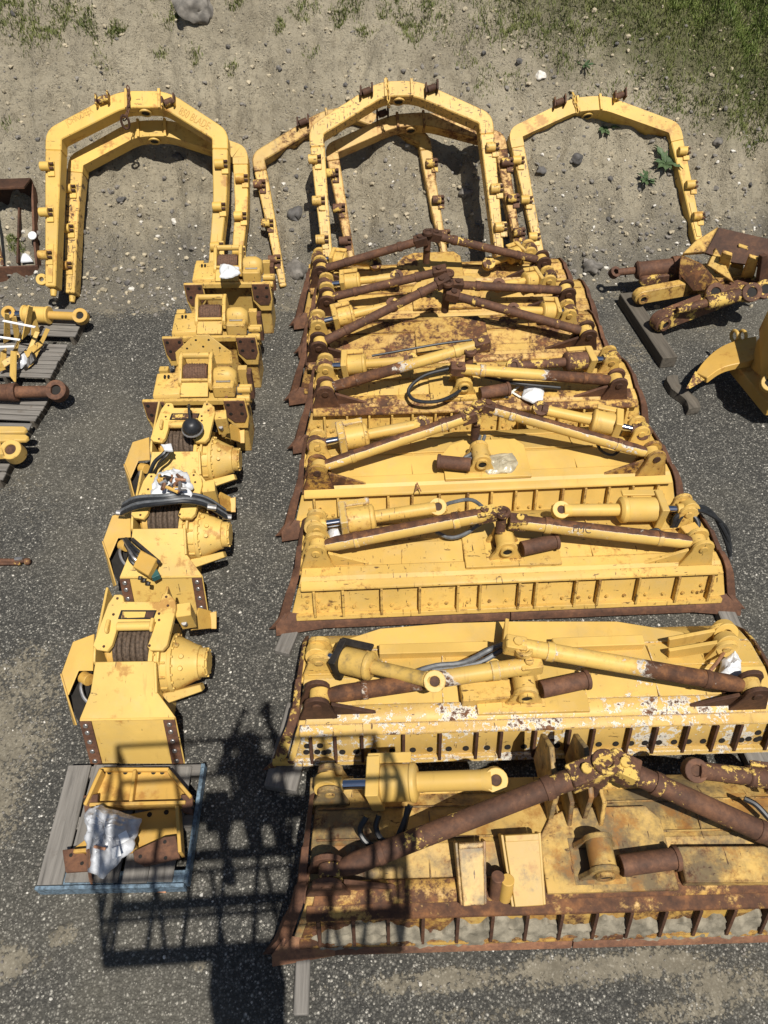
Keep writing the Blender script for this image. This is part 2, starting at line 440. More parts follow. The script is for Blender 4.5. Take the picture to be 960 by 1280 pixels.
def writing(name, txt, size, mat, parent, mtx, squeeze=1.):
    cu = bpy.data.curves.new(name, 'FONT'); cu.body = txt; cu.size = size; cu.extrude = .0015; cu.align_x = 'CENTER'; cu.align_y = 'CENTER'
    t = bpy.data.objects.new(name, cu); COL.objects.link(t)
    me = bpy.data.meshes.new_from_object(t.evaluated_get(bpy.context.evaluated_depsgraph_get()))
    bpy.data.objects.remove(t); bpy.data.curves.remove(cu)
    me.transform(mtx @ Matrix.Diagonal((squeeze, 1, 1, 1)))
    me.name = name; me.materials.clear(); me.materials.append(mat)
    o = bpy.data.objects.new(name, me); COL.objects.link(o); o.parent = parent
    return o

def crumple(mb, outline, h, seed=0, rings=7, amp=.03, base=0., lift=None):
    """crumpled sheet or bag: rings from the centre to an outline, bulging by h"""
    pts = [Vector(p) for p in outline]; k = len(pts)
    fine = []
    for i in range(k):
        for t in (0, .125, .25, .375, .5, .625, .75, .875): fine.append(pts[i].lerp(pts[(i + 1) % k], t))
    c = sum(pts, Vector()) / k
    rows = []
    for r in range(1, rings + 1):
        f = r / rings; row = []
        for p in fine:
            q = c.lerp(p, f)
            nz = noise.noise(Vector((q.x * 9 + seed, q.y * 9, q.z * 9))) - .9 * abs(noise.noise(Vector((q.x * 17 + seed, q.y * 17, 4)))) - .55 * abs(noise.noise(Vector((q.x * 40 + seed, q.y * 40, 8)))) + .5
            q = q + Vector((noise.noise(Vector((q.x * 14, q.y * 14, seed))) * amp * .6, 0, h * (1 - f ** 2.2) + amp * nz * (1.2 - .5 * f)))
            row.append(q)
        rows.append(row)
    V = [[mb.bm.verts.new(p) for p in r] for r in rows]
    cv = mb.bm.verts.new(c + Vector((0, 0, h)))
    n_ = len(fine)
    for i in range(n_):
        j = (i + 1) % n_; mb.bm.faces.new((cv, V[0][i], V[0][j]))
    for a, b in zip(V, V[1:]):
        for i in range(n_):
            j = (i + 1) % n_; mb.bm.faces.new((a[i], b[i], b[j], a[j]))
    # underside
    u = [mb.bm.verts.new(p - Vector((0, 0, .02))) for p in rows[-1]]
    for i in range(n_):
        j = (i + 1) % n_; mb.bm.faces.new((V[-1][i], u[i], u[j], V[-1][j]))
    mb.bm.faces.new(u)
    return mb

# ------------------------------------------------------------------ setting: ground and bank
SILT = []
for (px, py, rx, ry, k) in ((10, 930, .50, .6, .85), (20, 860, .4, .6, .7), (-30, 1000, .5, .6, .9), (10, 1205, .30, .16, 1.), (75, 1170, .14, .1, .9), (55, 860, .3, .5, .55),
                            (560, 1225, .9, .10, .85), (700, 1215, .5, .14, .95), (800, 1205, .8, .13, 1.0), (920, 1230, .5, .15, .9), (860, 1265, .5, .1, .72), (600, 1270, .5, .08, .5),
                            (250, 1205, .08, .05, .7), (800, 440, .5, .9, .42), (880, 400, .7, .5, .5), (480, 376, 6., .38, .72), (480, 362, 7., .25, .9), (180, 385, 1.6, .3, .6), (30, 620, .5, .8, .3)):
    p = at(px, py); SILT.append((p.x, p.y, rx, ry, k))
M['ground'] = ground_mat(); M['bank'] = bank_mat()
g = MB(); g.loft([[(x, y, 0) for x in (-400, -60, -12, 12, 60, 400)] for y in (-400, -60, -10, 10.5, 60, 900)])
tag(g.build('ground', M['ground'], None, 0), 'dark chip sealed yard surface with pale silt patches', 'ground', kind='structure')
b = MB()
ys = [8.6 + .035 * i for i in range(160)] + [14.2 + .25 * i for i in range(30)] + [22 + 12 * i for i in range(8)]
xs = [-60, -40, -25, -15, -10] + [-8 + .045 * i for i in range(387)] + [10, 13, 18, 26, 40, 60]
b.loft([[(x, y, bank_z(x, y) - (.02 if y < 8.95 else 0)) for x in xs] for y in ys])
tag(b.build('hillside', M['bank'], None, 0, 60), 'steep bare earth bank rising behind the yard', 'bank', kind='structure')

def rock_mesh(mb, c, r, seed, sq=(1, 1, .7)):
    bm2 = bmesh.new(); bmesh.ops.create_icosphere(bm2, subdivisions=3, radius=1)
    mp = {}
    for v in bm2.verts:
        q = v.co.normalized(); d = 1 + .45 * noise.noise(q * 1.3 + Vector((seed, 0, 0))) + .18 * noise.noise(q * 3.1 + Vector((0, seed, 0)))
        mp[v] = mb.bm.verts.new(Vector(c) + Vector((q.x * sq[0], q.y * sq[1], q.z * sq[2])) * r * d)
    for f in bm2.faces: mb.bm.faces.new([mp[v] for v in f.verts])
    bm2.free()
for i, (px, py, r, mt, lab) in enumerate((
        (246, 12, .24, 'rock', 'largest boulder, grey and rounded, half buried high on the bank'),
        (371, 268, .12, 'rock_dark', 'dark angular rock on the bank inside the narrow leaning frame'),
        (372, 340, .17, 'rock', 'dusty rock at the foot of the bank between the leaning frames'),
        (740, 336, .13, 'rock', 'rounded grey rock on the ground inside the right hand frame'),
        (583, 243, .10, 'rock', 'flat tan grey rock beside the inner rusty frame leg'),
        (719, 200, .085, 'rock_dark', 'dark broken rock under the arch of the right hand frame'),
        (676, 214, .06, 'rock_dark', 'thin dark slab of stone near the left leg of the right frame'),
        (675, 96, .075, 'rock_white', 'white pointed stone lying on the upper bank'),
        (219, 278, .05, 'rock_white', 'round cream stone on the bank inside the left pair of frames'),
        (223, 197, .065, 'rock_dark', 'dark rock in the shadow under the left frames arch'),
        (152, 251, .06, 'rock_dark', 'small dark rock near the left frames inner leg'),
        (897, 178, .07, 'rock', 'pale broken rock on the bank right of the right frame'))):
    p = on_bank(px, py); m_ = MB(); rock_mesh(m_, (0, 0, 0), r, i * 7.3, (1.15, 1, .75))
    o = m_.build('rock', M[mt], None, 0, 50); o.location = p + Vector((0, 0, r * .15)); o.rotation_euler = (.5, 0, i)
    tag(o, lab, 'rock', 'rocks lying on the earth bank')

# loose gravel and pebbles at the toe of the bank (cannot be counted)
def pebbles(name, spots, mat, label):
    mb = MB(); vs = []; fs = []
    ico = bmesh.new(); bmesh.ops.create_icosphere(ico, subdivisions=1, radius=1)
    iv = [v.co.copy() for v in ico.verts]; jf = [[v.index for v in f.verts] for f in ico.faces]; ico.free()
    for (p, r) in spots:
        k = len(vs); a = rnd.random() * 6.3; sx, sy, sz = (rnd.uniform(.7, 1.4) for _ in range(3)); ca, sa = math.cos(a), math.sin(a); sd = rnd.random() * 50
        for q in iv:
            d = 1 + .5 * noise.noise(q * 1.5 + Vector((sd, 0, 0)))
            x, y, z = q.x * r * sx * d, q.y * r * sy * d, q.z * r * sz * .7 * d
            vs.append((p[0] + x * ca - y * sa, p[1] + x * sa + y * ca, p[2] + z))
        fs += [[i + k for i in f] for f in jf]
    mb.bm.free(); me = bpy.data.meshes.new(name); me.from_pydata(vs, [], fs); me.materials.append(mat)
    o = bpy.data.objects.new(name, me); COL.objects.link(o)
    return tag(o, label, 'gravel', kind='stuff')
def bank_spots(n_, zmax, rmin, rmax, pw=1.6):
    out = []
    for _ in range(n_):
        x = rnd.uniform(-5.6, 7.2); y = 9.35 + rnd.gauss(0, .28) + (rnd.random() ** pw) * zmax * (1 if rnd.random() < .8 else .2)
        r = rmin + (rmax - rmin) * rnd.random() ** 4
        out.append(((x, y, max(0, bank_z(x, y)) + r * .2), r))
    return out
pebbles('gravel', bank_spots(3800, 2.6, .008, .040), M['rock'], 'grey gravel scattered over the foot of the bank')
pebbles('gravel', bank_spots(520, 1.6, .006, .036, 1.8), M['rock_white'], 'white stone chips scattered at the foot of the bank')
M['clod'] = plain('earth_clod', (.36, .31, .22), .95, var=.35, scale=12, spec=.1)
pebbles('gravel', bank_spots(3000, 4.2, .008, .040, 1.25), M['clod'], 'tan earth clods scattered over the bank')
pebbles('gravel', bank_spots(280, 3.0, .010, .05, 1.2), M['rock_dark'], 'dark clods scattered over the earth bank')
sp = []
for _ in range(500):
    x = rnd.uniform(-4.5, 6); y = rnd.uniform(.9, 9.2); r = rnd.uniform(.005, .013); sp.append(((x, y, r * .3), r))
pebbles('gravel', sp, M['rock_white'], 'pale loose chips scattered over the dark yard')

sp = []
for _ in range(3600):
    x = rnd.uniform(-3.2, 3.6); y = rnd.uniform(.8, 5.5); r = rnd.uniform(.004, .011); sp.append(((x, y, r * .3), r))
pebbles('gravel', sp, M['rock'], 'grey loose gravel scattered over the near yard')
# grass -------------------------------------------------------------
def leafmat(name, a, b_, c_):
    n = NT(name); v = n.coord(False)
    c = n.mix(n.step(n.noise(v, 2.2, 6, .7), .35, .65), a, b_)
    c = n.mix(n.step(n.noise(v, 40, 2), .5, .7, 0, .8), c, c_)
    n.b.inputs['Subsurface Weight'].default_value = 0
    return n.fin(c, .6, spec=.25)
M['grass'] = leafmat('grass', (.085, .11, .028), (.15, .165, .05), (.21, .19, .095))
M['grass_lush'] = leafmat('grass_lush', (.10, .145, .03), (.17, .21, .055), (.23, .22, .09))
M['weed'] = leafmat('weed_leaf', (.050, .085, .035), (.085, .125, .055), (.12, .16, .085))
def grass(name, spots, mat, label):
    vs = []; fs = []
    for (p, h) in spots:
        a = rnd.random() * 6.3; l = rnd.uniform(.2, .9) * h; w = rnd.uniform(.003, .007)
        dx, dy = math.cos(a), math.sin(a); k = len(vs)
        hh = h * rnd.uniform(.5, 1.)
        vs += [(p[0] - dy * w, p[1] + dx * w, p[2] - .01), (p[0] + dy * w, p[1] - dx * w, p[2] - .01),
               (p[0] + dx * l * .4 - dy * w * .8, p[1] + dy * l * .4 + dx * w * .8, p[2] + hh * .65), (p[0] + dx * l * .4 + dy * w * .8, p[1] + dy * l * .4 - dx * w * .8, p[2] + hh * .65),
               (p[0] + dx * l, p[1] + dy * l - .3 * h * 0, p[2] + hh)]
        fs += [[k, k + 1, k + 3, k + 2], [k + 2, k + 3, k + 4]]
    me = bpy.data.meshes.new(name); me.from_pydata(vs, [], fs); me.materials.append(mat)
    o = bpy.data.objects.new(name, me); COL.objects.link(o)
    return tag(o, label, 'grass', kind='stuff')
GA = on_bank(560, 5); GB = on_bank(930, 160)
def gdens(x, y):
    dx, dy = GB.x - GA.x, GB.y - GA.y
    s = ((x - GA.x) * -dy + (y - GA.y) * dx) / math.hypot(dx, dy)
    return s + .75 * noise.noise(Vector((x * 1.1, y * 1.1, 2))) + .45 * noise.noise(Vector((x * 3, y * 3, 7)))
s1 = []; s2 = []
for _ in range(260000):
    x = rnd.uniform(.3, 9); y = rnd.uniform(10.6, 15.5)
    d = gdens(x, y)
    if d < -.25 or rnd.random() > min(1, max(.04, (d + .25) * .8)): continue
    p = (x, y, bank_z(x, y))
    if d > 1.1 and noise.noise(Vector((x * .8, y * .8, 20))) + (x - 4.5) * .25 > -.1: s2.append((p, rnd.uniform(.06, .16)))
    else: s1.append((p, rnd.uniform(.03, .10)))
tl = []
for (px, py, r, k) in ((8, 25, .28, 260), (40, 45, .25, 240), (62, 42, .18, 200), (85, 20, .2, 200), (112, 32, .16, 200), (146, 42, .14, 260), (20, 10, .3, 300), (70, 5, .25, 220), (215, 12, .16, 180), (186, 8, .18, 160),
                       (295 / 1, 8, .12, 80), (425, 30, .12, 140), (455, 40, .1, 100), (473, 30, .12, 120), (380, 10, .2, 160), (440, 8, .2, 200), (520, 45, .3, 300), (500, 30, .25, 200), (610, 40, .3, 340), (640, 30, .3, 340), (585, 70, .2, 120), (545, 15, .2, 180),
                       (350, 35, .08, 60), (245, 75, .1, 60), (290, 90, .08, 40), (200, 70, .1, 50), (130, 85, .12, 50), (390, 70, .1, 40), (10, 150, .1, 40), (600, 95, .25, 120), (640, 110, .2, 80), (700, 60, .3, 260), (920, 150, .2, 200), (860, 130, .25, 200), (940, 190, .15, 60), (15, 300, .1, 90), (25, 315, .08, 60)):
    q = on_bank(px, py)
    for _ in range(int(k * 2.2)):
        a = rnd.random() * 6.3; e = r * rnd.random() ** .5 * (.6 + .8 * rnd.random())
        x, y = q.x + math.cos(a) * e * 1.1, q.y + math.sin(a) * e * .9
        if noise.noise(Vector((x * 5, y * 5, 11))) < -.12: continue
        tl.append(((x, y, bank_z(x, y)), rnd.uniform(.03, .085)))
grass('grass', s1 + tl, M['grass'], 'thin dry green grass growing on the upper bank')
grass('grass', s2, M['grass_lush'], 'lush bright grass at the top right of the bank')

def weed(px, py, size, label, n_=16, seed=0):
    p = on_bank(px, py); rr = random.Random(seed)
    t = thing('weed_plant', label, 'plant', p, (.35, 0, 0), 'leafy weeds on the bank')
    m_ = MB()
    for i in range(n_):
        a = i * 2.4 + rr.uniform(-.3, .3); L = size * rr.uniform(.55, 1.1); w = L * .13; up = rr.uniform(.25, .8)
        pts = []; d = Vector((math.cos(a), math.sin(a), 0)); s_ = Vector((-d.y, d.x, 0))
        prev = None
        for k in range(6):
            f = k / 5; ww = w * math.sin(math.pi * min(1, f * .9 + .1)) * (1 + (.45 if k % 2 else -.35))
            c = d * L * f + Vector((0, 0, L * up * (f - .55 * f * f) + .02))
            row = [m_.bm.verts.new(c - s_ * ww + Vector((0, 0, .01))), m_.bm.verts.new(c + Vector((0, 0, -.004))), m_.bm.verts.new(c + s_ * ww + Vector((0, 0, .01)))]
            if prev:
                m_.bm.faces.new((prev[0], row[0], row[1], prev[1])); m_.bm.faces.new((prev[1], row[1], row[2], prev[2]))
            prev = row
    m_.build('leaves', M['weed'], t, 0)
    MB().cone((0, 0, -.03), (0, 0, size * .3), .012, .005, 8).build('stem', M['weed'], t, 0)
weed(755, 162, .20, 'spiky green weed directly under the arch of the right frame', 15, 1)
weed(831, 206, .27, 'largest spiky weed, against the right leg of the right frame', 20, 2)
weed(807, 226, .17, 'smallest spiky weed, below its two neighbours on the bank', 13, 3)
weed(730, 84, .15, 'dark weed growing at a crack above the right frame', 12, 4)

# ------------------------------------------------------------------ dozer blades
PROF = [(.040, .070, .12), (.085, .128, .15), (.165, .375, .22), (.188, .428, .24), (.235, .466, .255), (.330, .475, .265), (.345, .455, .265), (.56, .490, .275), (.575, .484, .275), (.80, .460, .285), (.97, .385, .29), (1.09, .27, .295)]
def bracket(parent, name, x, y, z, w, h, mat, gap=.13, lean=0., inward=0, pin=True):
    """clevis of two rounded plates facing the camera side, with a pin boss"""
    def shape(yy, t):
        pts = [(x - w / 2, yy, z - .05), (x + w / 2, yy, z - .05)]
        r = w * .30
        for k in range(9):
            a = -.25 + (math.pi + .5) * k / 8
            pts.append((x + r * math.cos(a), yy + lean * h, z + h - r + r * math.sin(a)))
        return pts
    m_ = MB(); m_.plate(shape(y, 0), Vector((0, .035, 0))); m_.plate(shape(y + gap, 0), Vector((0, .035, 0)))
    m_.box((x, y + gap / 2 + .02, z - .045), (w * 1.05, gap + .10, .03))
    if inward:   # long gusset running inwards along the blade
        m_.plate([(x + inward * w * .45, y + .03, z - .05), (x + inward * (w * .45 + .42), y + .03, z - .05), (x + inward * w * .32, y + .03, z + h * .55)], Vector((0, .03, 0)))
    o = m_.build(name, mat, parent, .005)
    if pin:
        p_ = MB(); c = (x, y - .012 + lean * h, z + h - w * .30)
        p_.cyl(c, (c[0], y + gap + .06, c[2]), w * .115, 14)
        p_.build('pin', M['rust_dark'] if mat in (M['rust'], M['rust_yel'], M['paint_rust']) else mat, o, .003)
    return o

def cylinder_part(parent, p0, p1, mats, fat=.095, thin=.05, boxf=(.17, .24), barf=(.24, .46), eye_axis=(0, -.5, .86), rodlen=.17):
    """tilt cylinder from the corner pin p0 to the free eye p1; returns the part"""
    p0, p1 = Vector(p0), Vector(p1); d = p1 - p0; L = d.length
    f = lambda t: p0 + d * t
    m_ = MB(); u = d.normalized()
    m_.lathe(f(barf[0]), d, [(0, fat), (L * (barf[1] - barf[0]) * .80, fat), (L * (barf[1] - barf[0]) * .81, fat * 1.07), (L * (barf[1] - barf[0]) * .93, fat * 1.07), (L * (barf[1] - barf[0]), fat * .8)])
    m_.cyl(f(barf[1] - .01), f(.93), thin)
    c = m_.build('hydraulic_cylinder', mats[0], parent, .004)
    MB().cyl(f(.05), f(boxf[0] + .02), .036, 16).build('piston_rod', M['chrome'], c, 0)
    s_ = Vector((-u.y, u.x, 0)).normalized(); up = u.cross(s_) * -1
    if up.z < 0: up = -up
    q = MB(); a, b_ = f(boxf[0]), f(boxf[1]); hw = fat * 1.12
    q.plate([a + s_ * i * hw + up * j * hw for i, j in ((-1, -1), (1, -1), (1, 1), (-1, 1))], b_ - a)
    side = s_ if s_.y > 0 else -s_
    q.plate([a + side * hw * .7 + up * hw * .82, a + side * hw * 1.22 + up * hw * .82, f(barf[1] - .03) + side * hw * 1.22 + up * hw * .82, f(barf[1] - .03) + side * hw * .7 + up * hw * .82], up * -.025)
    q.build('trunnion_block', mats[1], c, .006)
    e = MB(); ax = Vector(eye_axis).normalized(); ec = f(.985)
    e.ring(ec, ax, .082, .038, .085, 18); e.cone(f(.90), f(.965), thin, thin * 1.15, 14)
    e.build('eye', mats[2], c, .004)
    MB().cyl(ec - ax * .03, ec + ax * .03, .036, 14).build('bushing', M['rust_dark'], c, 0)
    k = MB(); k.cyl(p0 - u * .07, f(.055), .055, 14); k.ring(p0 - u * .06, Vector((0, -1, .35)), .085, .035, .09, 16)
    k.build('rod_end', mats[2], c, .004)
    return c

BR = {}
def blade(key, tip, W, rz, tilt, label, bm_, rib_m, wear, loL, loR, upL, upR, strL, strR, zap, cyls, bear, stub, mats, holes=False, ribs=None, seed=0, depth=1., zoff=.08):
    rr = random.Random(seed)
    t0 = at(tip[0], tip[1], zoff + .03)
    cx = t0 + Vector((math.cos(rz), math.sin(rz), 0)) * (W / 2)
    T = thing('dozer_blade_assembly', label, 'dozer blade', (cx.x, cx.y, zoff), (tilt, 0, rz), 'dozer blades laid face down in a row')
    H = W / 2
    prof = [(y if y < .33 else .33 + (y - .33) * depth, z, h) for y, z, h in PROF]
    # moldboard shell
    m_ = MB(); n_ = 17
    inner = [(y + .02, z - .035, h) for y, z, h in prof][::-1]
    rows = []
    for i in range(n_):
        u = -1 + 2 * i / (n_ - 1)
        row = []
        for (y, z, h) in prof + inner:
            x = u * (H - h); dn = .006 * noise.noise(Vector((x * 1.3 + seed * 9, y * 3, seed)))
            row.append((x, y, z + dn))
        rows.append(row)
    m_.loft(rows, True); m_.build('moldboard', bm_, T, .004, 24)
    # cutting edge: two long bolted lengths in one bar
    m_ = MB()
    for a, b_ in ((-H + .42, -.004), (.004, H - .42)) if not holes else ((-H + .2, 0), (0, H - .2)):
        if holes: m_.box(((a + b_) / 2, .075, .085), (b_ - a, .03, .05)); continue
        m_.loft([[(x, .0, -.01), (x, .020, .050), (x, .042, .068), (x, .060, .05), (x, .04, -.02)] for x in (a, b_)], True)
    m_.build('cutting_edge', mats['edge'], T, .003)
    for s in (-1, 1):
        m_ = MB()
        x0, x1 = s * (H - .425), s * H
        if holes: m_.box((s * (H - .12), .07, .08), (.2, .04, .05))
        else: m_.loft([[(x0, -.002, -.01), (x0, .022, .055), (x0, .046, .080), (x0, .08, .07), (x0, .04, -.025)],
                 [(x1, -.055, -.02), (x1, .0, .07), (x1 - s * .1, .10, .15), (x1 - s * .1, .11, .09), (x1, -.03, -.04)]], True)
        m_.build('end_bit', mats['edge'], T, .003)
        # end plate following the profile
        m_ = MB(); up = [(s * (H - h + .012), y - .005, z + .03) for y, z, h in prof[1:]]; lo = [(s * (H - h + .05 * (1 - k / 12) + .02), y + .03, max(-.02, z - .17)) for k, (y, z, h) in enumerate(prof[1:])]
        up = [(s * (H - .06), .02 + .03 * holes, .075)] + up; lo = [(s * (H - .01), .02 + .03 * holes, -.02)] + lo
        rows = []
        for k_, (a, b_) in enumerate(zip(up, lo)):
            th = Vector((s * (.035 + .075 * max(0, 1 - k_ / 9)), 0, 0)); sl_ = Vector((0, 0, -.02 - .05 * max(0, 1 - k_ / 7)))
            rows.append([Vector(a), Vector(a) + th + sl_, Vector(b_) + th * .8, Vector(b_)])
        m_.loft(rows, True); m_.build('end_plate', mats['end'], T, .004, 30)
    # ribs and bolts on the lower strip
    if ribs is None:
        nb = 15; ribs = [-.93 + 1.86 * i / (nb - 1) + rr.uniform(-.02, .02) for i in range(nb)]
    ribmesh = None
    xsr = sorted(u * (H - .24) for u in ribs)
    for k, x in enumerate(xsr):
        m_ = MB(); w = .022
        m_.plate([(x - w / 2, .079, .110), (x - w / 2, .168, .385), (x - w / 2, .108, .402), (x - w / 2, .022, .129)], Vector((w, 0, 0)))
        m_.build('rib', rib_m, T, .003)
    for nm, key_, idx, dp in (('strip_plate', 'strip', (1, 2), .006), ('ridge_bar', 'ridge', (2, 3, 4, 5), .012)):
        mt_ = mats.get(key_)
        if not mt_: continue
        pp = [PROF[i] for i in idx]; m_ = MB(); rows = []
        for i in range(2):
            u = -1 + 2 * i; rows.append([(u * (H - h - .05), y - (.949 if key_ == 'strip' else .5) * dp * (1 if k < 3 else 0), z + (.317 if key_ == 'strip' else .8) * dp) for k, (y, z, h) in enumerate(pp)] + [(u * (H - h - .05), y + .012, z - .012) for y, z, h in pp[::-1]])
        m_.loft(rows, True); m_.build(nm, mt_, T, .003)
    def strip(t): return (.085 + .08 * t, .128 + .247 * t)
    bolt = None
    spots = []
    for a, b_ in zip(xsr, xsr[1:]):
        k = 2 if b_ - a > .2 else 1
        for q in range(k): spots.append((a + (b_ - a) * ((q + 1) / (k + 1) if k > 1 else .5) + ((q * 2 - 1) * .02 if k > 1 else 0), .20))
    for s in (-1, 1):
        for q in range(3): spots.append((s * (H - .27 - .085 * q - .02), .24)); 
        for q in range(2): spots.append((s * (H - .30 - .1 * q), .50))
    for (x, t) in spots:
        if bolt is None:
            m_ = MB(); ax = Vector((0, -.949, .317))
            if holes: m_.cyl(-ax * .008, ax * .0125, .025, 12)
            else: m_.cyl(-ax * .01, ax * .013, .017, 8); m_.cyl(ax * .006, ax * .022, .009, 6)
            bolt = m_.build('bolt_hole' if holes else 'bolt', M['hole'] if holes else mats['bolt'], T, 0)
            o = bolt
        else:
            o = bolt.copy(); COL.objects.link(o)
        y, z = strip(t); o.location = (x, y, z)
    # lip over the strip and flange below it close the pockets between the ribs
    rw_ = H - .255
    MB().loft([[(x, .170, .392), (x, .112, .412), (x, .118, .434), (x, .200, .452)] for x in (-rw_, rw_)], True).build('strip_lip', mats.get('ridge') or bm_, T, .004)
    rw_ = H - .19
    MB().loft([[(x, .082, .124), (x, .040, .136), (x, .022, .092), (x, .050, .070)] for x in (-rw_, rw_)], True).build('strip_flange', mats.get('strip') or bm_, T, .004)
    # weld seams on the back plate: raised flat bars
    for (ya, za, wv) in ((.60, .490, .012), (.83, .456, .010)):
        yy = ya if ya < .33 else .33 + (ya - .33) * depth
        MB().box((0, yy, za), (2 * (H - .31), wv, .014)).build('seam_bar', bm_, T, .002)
    for k_ in range(3):
        xx = (k_ - 1) * H * .42 + rr.uniform(-.15, .15)
        MB().box((xx, .43, .468), (.009, .20, .012), rr.uniform(-.04, .04)).build('weld_seam', bm_, T, 0)
        MB().box((xx + .02, .335 + .33 * depth, .485), (.008, .24 * depth, .010), rr.uniform(-.06, .06)).build('weld_seam', RD if wear else bm_, T, 0)
    # doubler plate behind the bearing
    bp = lpx(T, bear[0], bear[1], z=.62)
    bp.y = min(.62, max(.36, bp.y))
    dpts = []
    for (dx, dy) in ((-.36, -.14), (.50, -.14), (.50, .30), (.42, .40), (-.12, .40), (-.26, .34), (-.36, .2)):
        yy = bp.y + dy
        dpts.append((bp.x + dx, max(.22, yy), 0))
    m_ = MB(); m_.plate([(x, y, .468) for x, y, _ in dpts], Vector((0, 0, .035))); m_.build('doubler_plate', bm_, T, .004)
    # centre bearing: two lugs and a barrel that faces the camera side
    if mats['bear'] is not RD:
        B = MB(); bx, by = bp.x, bp.y
        B.box((bx, by + .05, .495), (.34, .30, .02))
        for dy in (-.07, .13):
            sh = [(bx - .15, by + dy, .49), (bx + .15, by + dy, .49)]
            for k in range(8):
                a = -.2 + (math.pi + .4) * k / 7; sh.append((bx + .095 * math.cos(a), by + dy, .63 + .095 * math.sin(a)))
            B.plate(sh, Vector((0, .035, 0)))
        bo = B.build('center_bracket', mats['bear'], T, .004)
        MB().cyl((bx, by - .04, .63), (bx, by + .14, .63), .085, 18).build('bearing_barrel', mats['bear'], bo, .004)
        MB().ring((bx, by - .085, .63), (0, 1, 0), .062, .040, .03).build('bushing', mats['bear'], bo, .003)
        MB().cyl((bx, by - .088, .63), (bx, by + .0, .63), .04, 16).build('bore', M['hole'], bo, 0)
    if stub:
        s0 = lpx(T, *stub[0], z=.60); s1 = lpx(T, *stub[1], z=.60)
        m_ = MB(); m_.cyl(s0, s1, .068, 18); m_.ring(s1 - (s1 - s0).normalized() * .02, s1 - s0, .078, .05, .03)
        m_.build('trunnion_pipe', M['rust'], T, .003)
    # corner brackets
    ends = {}
    for s, px in ((-1, loL), (1, loR)):
        q = lpx(T, *px, z=.56); y = min(.34, max(.20, q.y - .05)); x = max(-H + .40, min(H - .40, q.x)) if s else q.x
        bracket(T, 'brace_bracket', x, y, .47, .32, .30, mats['lob'], .14, 0, -s)
        ends[s] = Vector((x - s * .02, y + .09, .66))
    for s, px in ((-1, upL), (1, upR)):
        if px is None: continue
        q = lpx(T, *px, z=.58); y = min(.95, max(.55 if depth > .7 else .46, q.y - .05)); x = max(-H + .40, min(H - .40, q.x))
        zz = .47 if y < .75 else .43
        bracket(T, 'cylinder_bracket', x, y, zz, .30, .24, mats['upb'], .16, .12, 0)
        ends[s * 2] = Vector((x - s * .03, y + .10, zz + .15))
    # braces
    for s, px, mt in ((-1, strL, mats['strL']), (1, strR, mats['strR'])):
        p0 = ends[s]; zz = zap if isinstance(zap, (int, float)) else zap[0 if s < 0 else 1]
        p1 = lpx(T, *px, z=zz); d = (p1 - p0); u = d.normalized(); L = d.length
        tr = .069 if key == 'H' else (.066 if key in 'GF' else (.059 if key in 'ED' else .051))
        m_ = MB(); m_.lathe(p0 + u * .06, u, [(0, .045), (.03, .055), (.10, tr), (L - .20, tr), (L - .14, tr), (L - .06, .05)], 20)
        br = m_.build('brace_tube', mt, T, .0, 50)
        MB().ring(p0 + u * .34, u, tr + .006, .04, .045).build('weld_collar', mt, br, .003)
        MB().ring(p0 + u * (L - .30), u, tr + .009, .04, .06).build('weld_collar', mt, br, .003)
        MB().ring(p0, Vector((0, 1, 0)), .078, .03, .09, 18).build('eye', mats['eye'], br, .004)
        ends[s * 3] = p1; BR[(key, s)] = (p0.copy(), p1.copy(), tr, br)
        ends[s * 4] = u
    # knuckle joining the braces
    pa, pb = ends[-3], ends[3]; ua, ub = ends[-4], ends[4]
    m_ = MB()
    ks = 1.0 if key == 'H' else .76
    m_.bar(pa - ua * .15 * ks, pa + ua * .07 * ks, .15 * ks, .16 * ks); m_.bar(pb - ub * .15 * ks, pb + ub * .06 * ks, .15 * ks, .16 * ks)
    c = (pa + pb) / 2
    m_.cyl(c + Vector((0, -.03, -.16)), c + Vector((0, .03, .10 * ks)), .060 * ks, 16)
    m_.ring(c + Vector((0, 0, .09 * ks)), (0, .1, 1), .09 * ks, .045 * ks, .05)
    kn = m_.build('knuckle', mats['kn'], T, .008)
    for q in (pa - ua * .05, pb - ub * .05):
        MB().cyl(q + Vector((0, 0, .08 * ks)), q + Vector((0, 0, .108 * ks)), .036, 8).build('bolt', mats['kn'], kn, .003)
    MB().cyl(c + Vector((0, -.02, -.36)), c + Vector((0, 0, -.14)), .045, 12).build('pivot_pin', M['rust_dark'], kn, .003)
    # cylinders
    for (s, eye, ze, cm, kw) in cyls:
        if s * 2 in ends:
            cylinder_part(T, ends[s * 2], lpx(T, *eye, z=ze), cm, **kw)
    T['_e'] = 0; del T['_e']
    return T, H

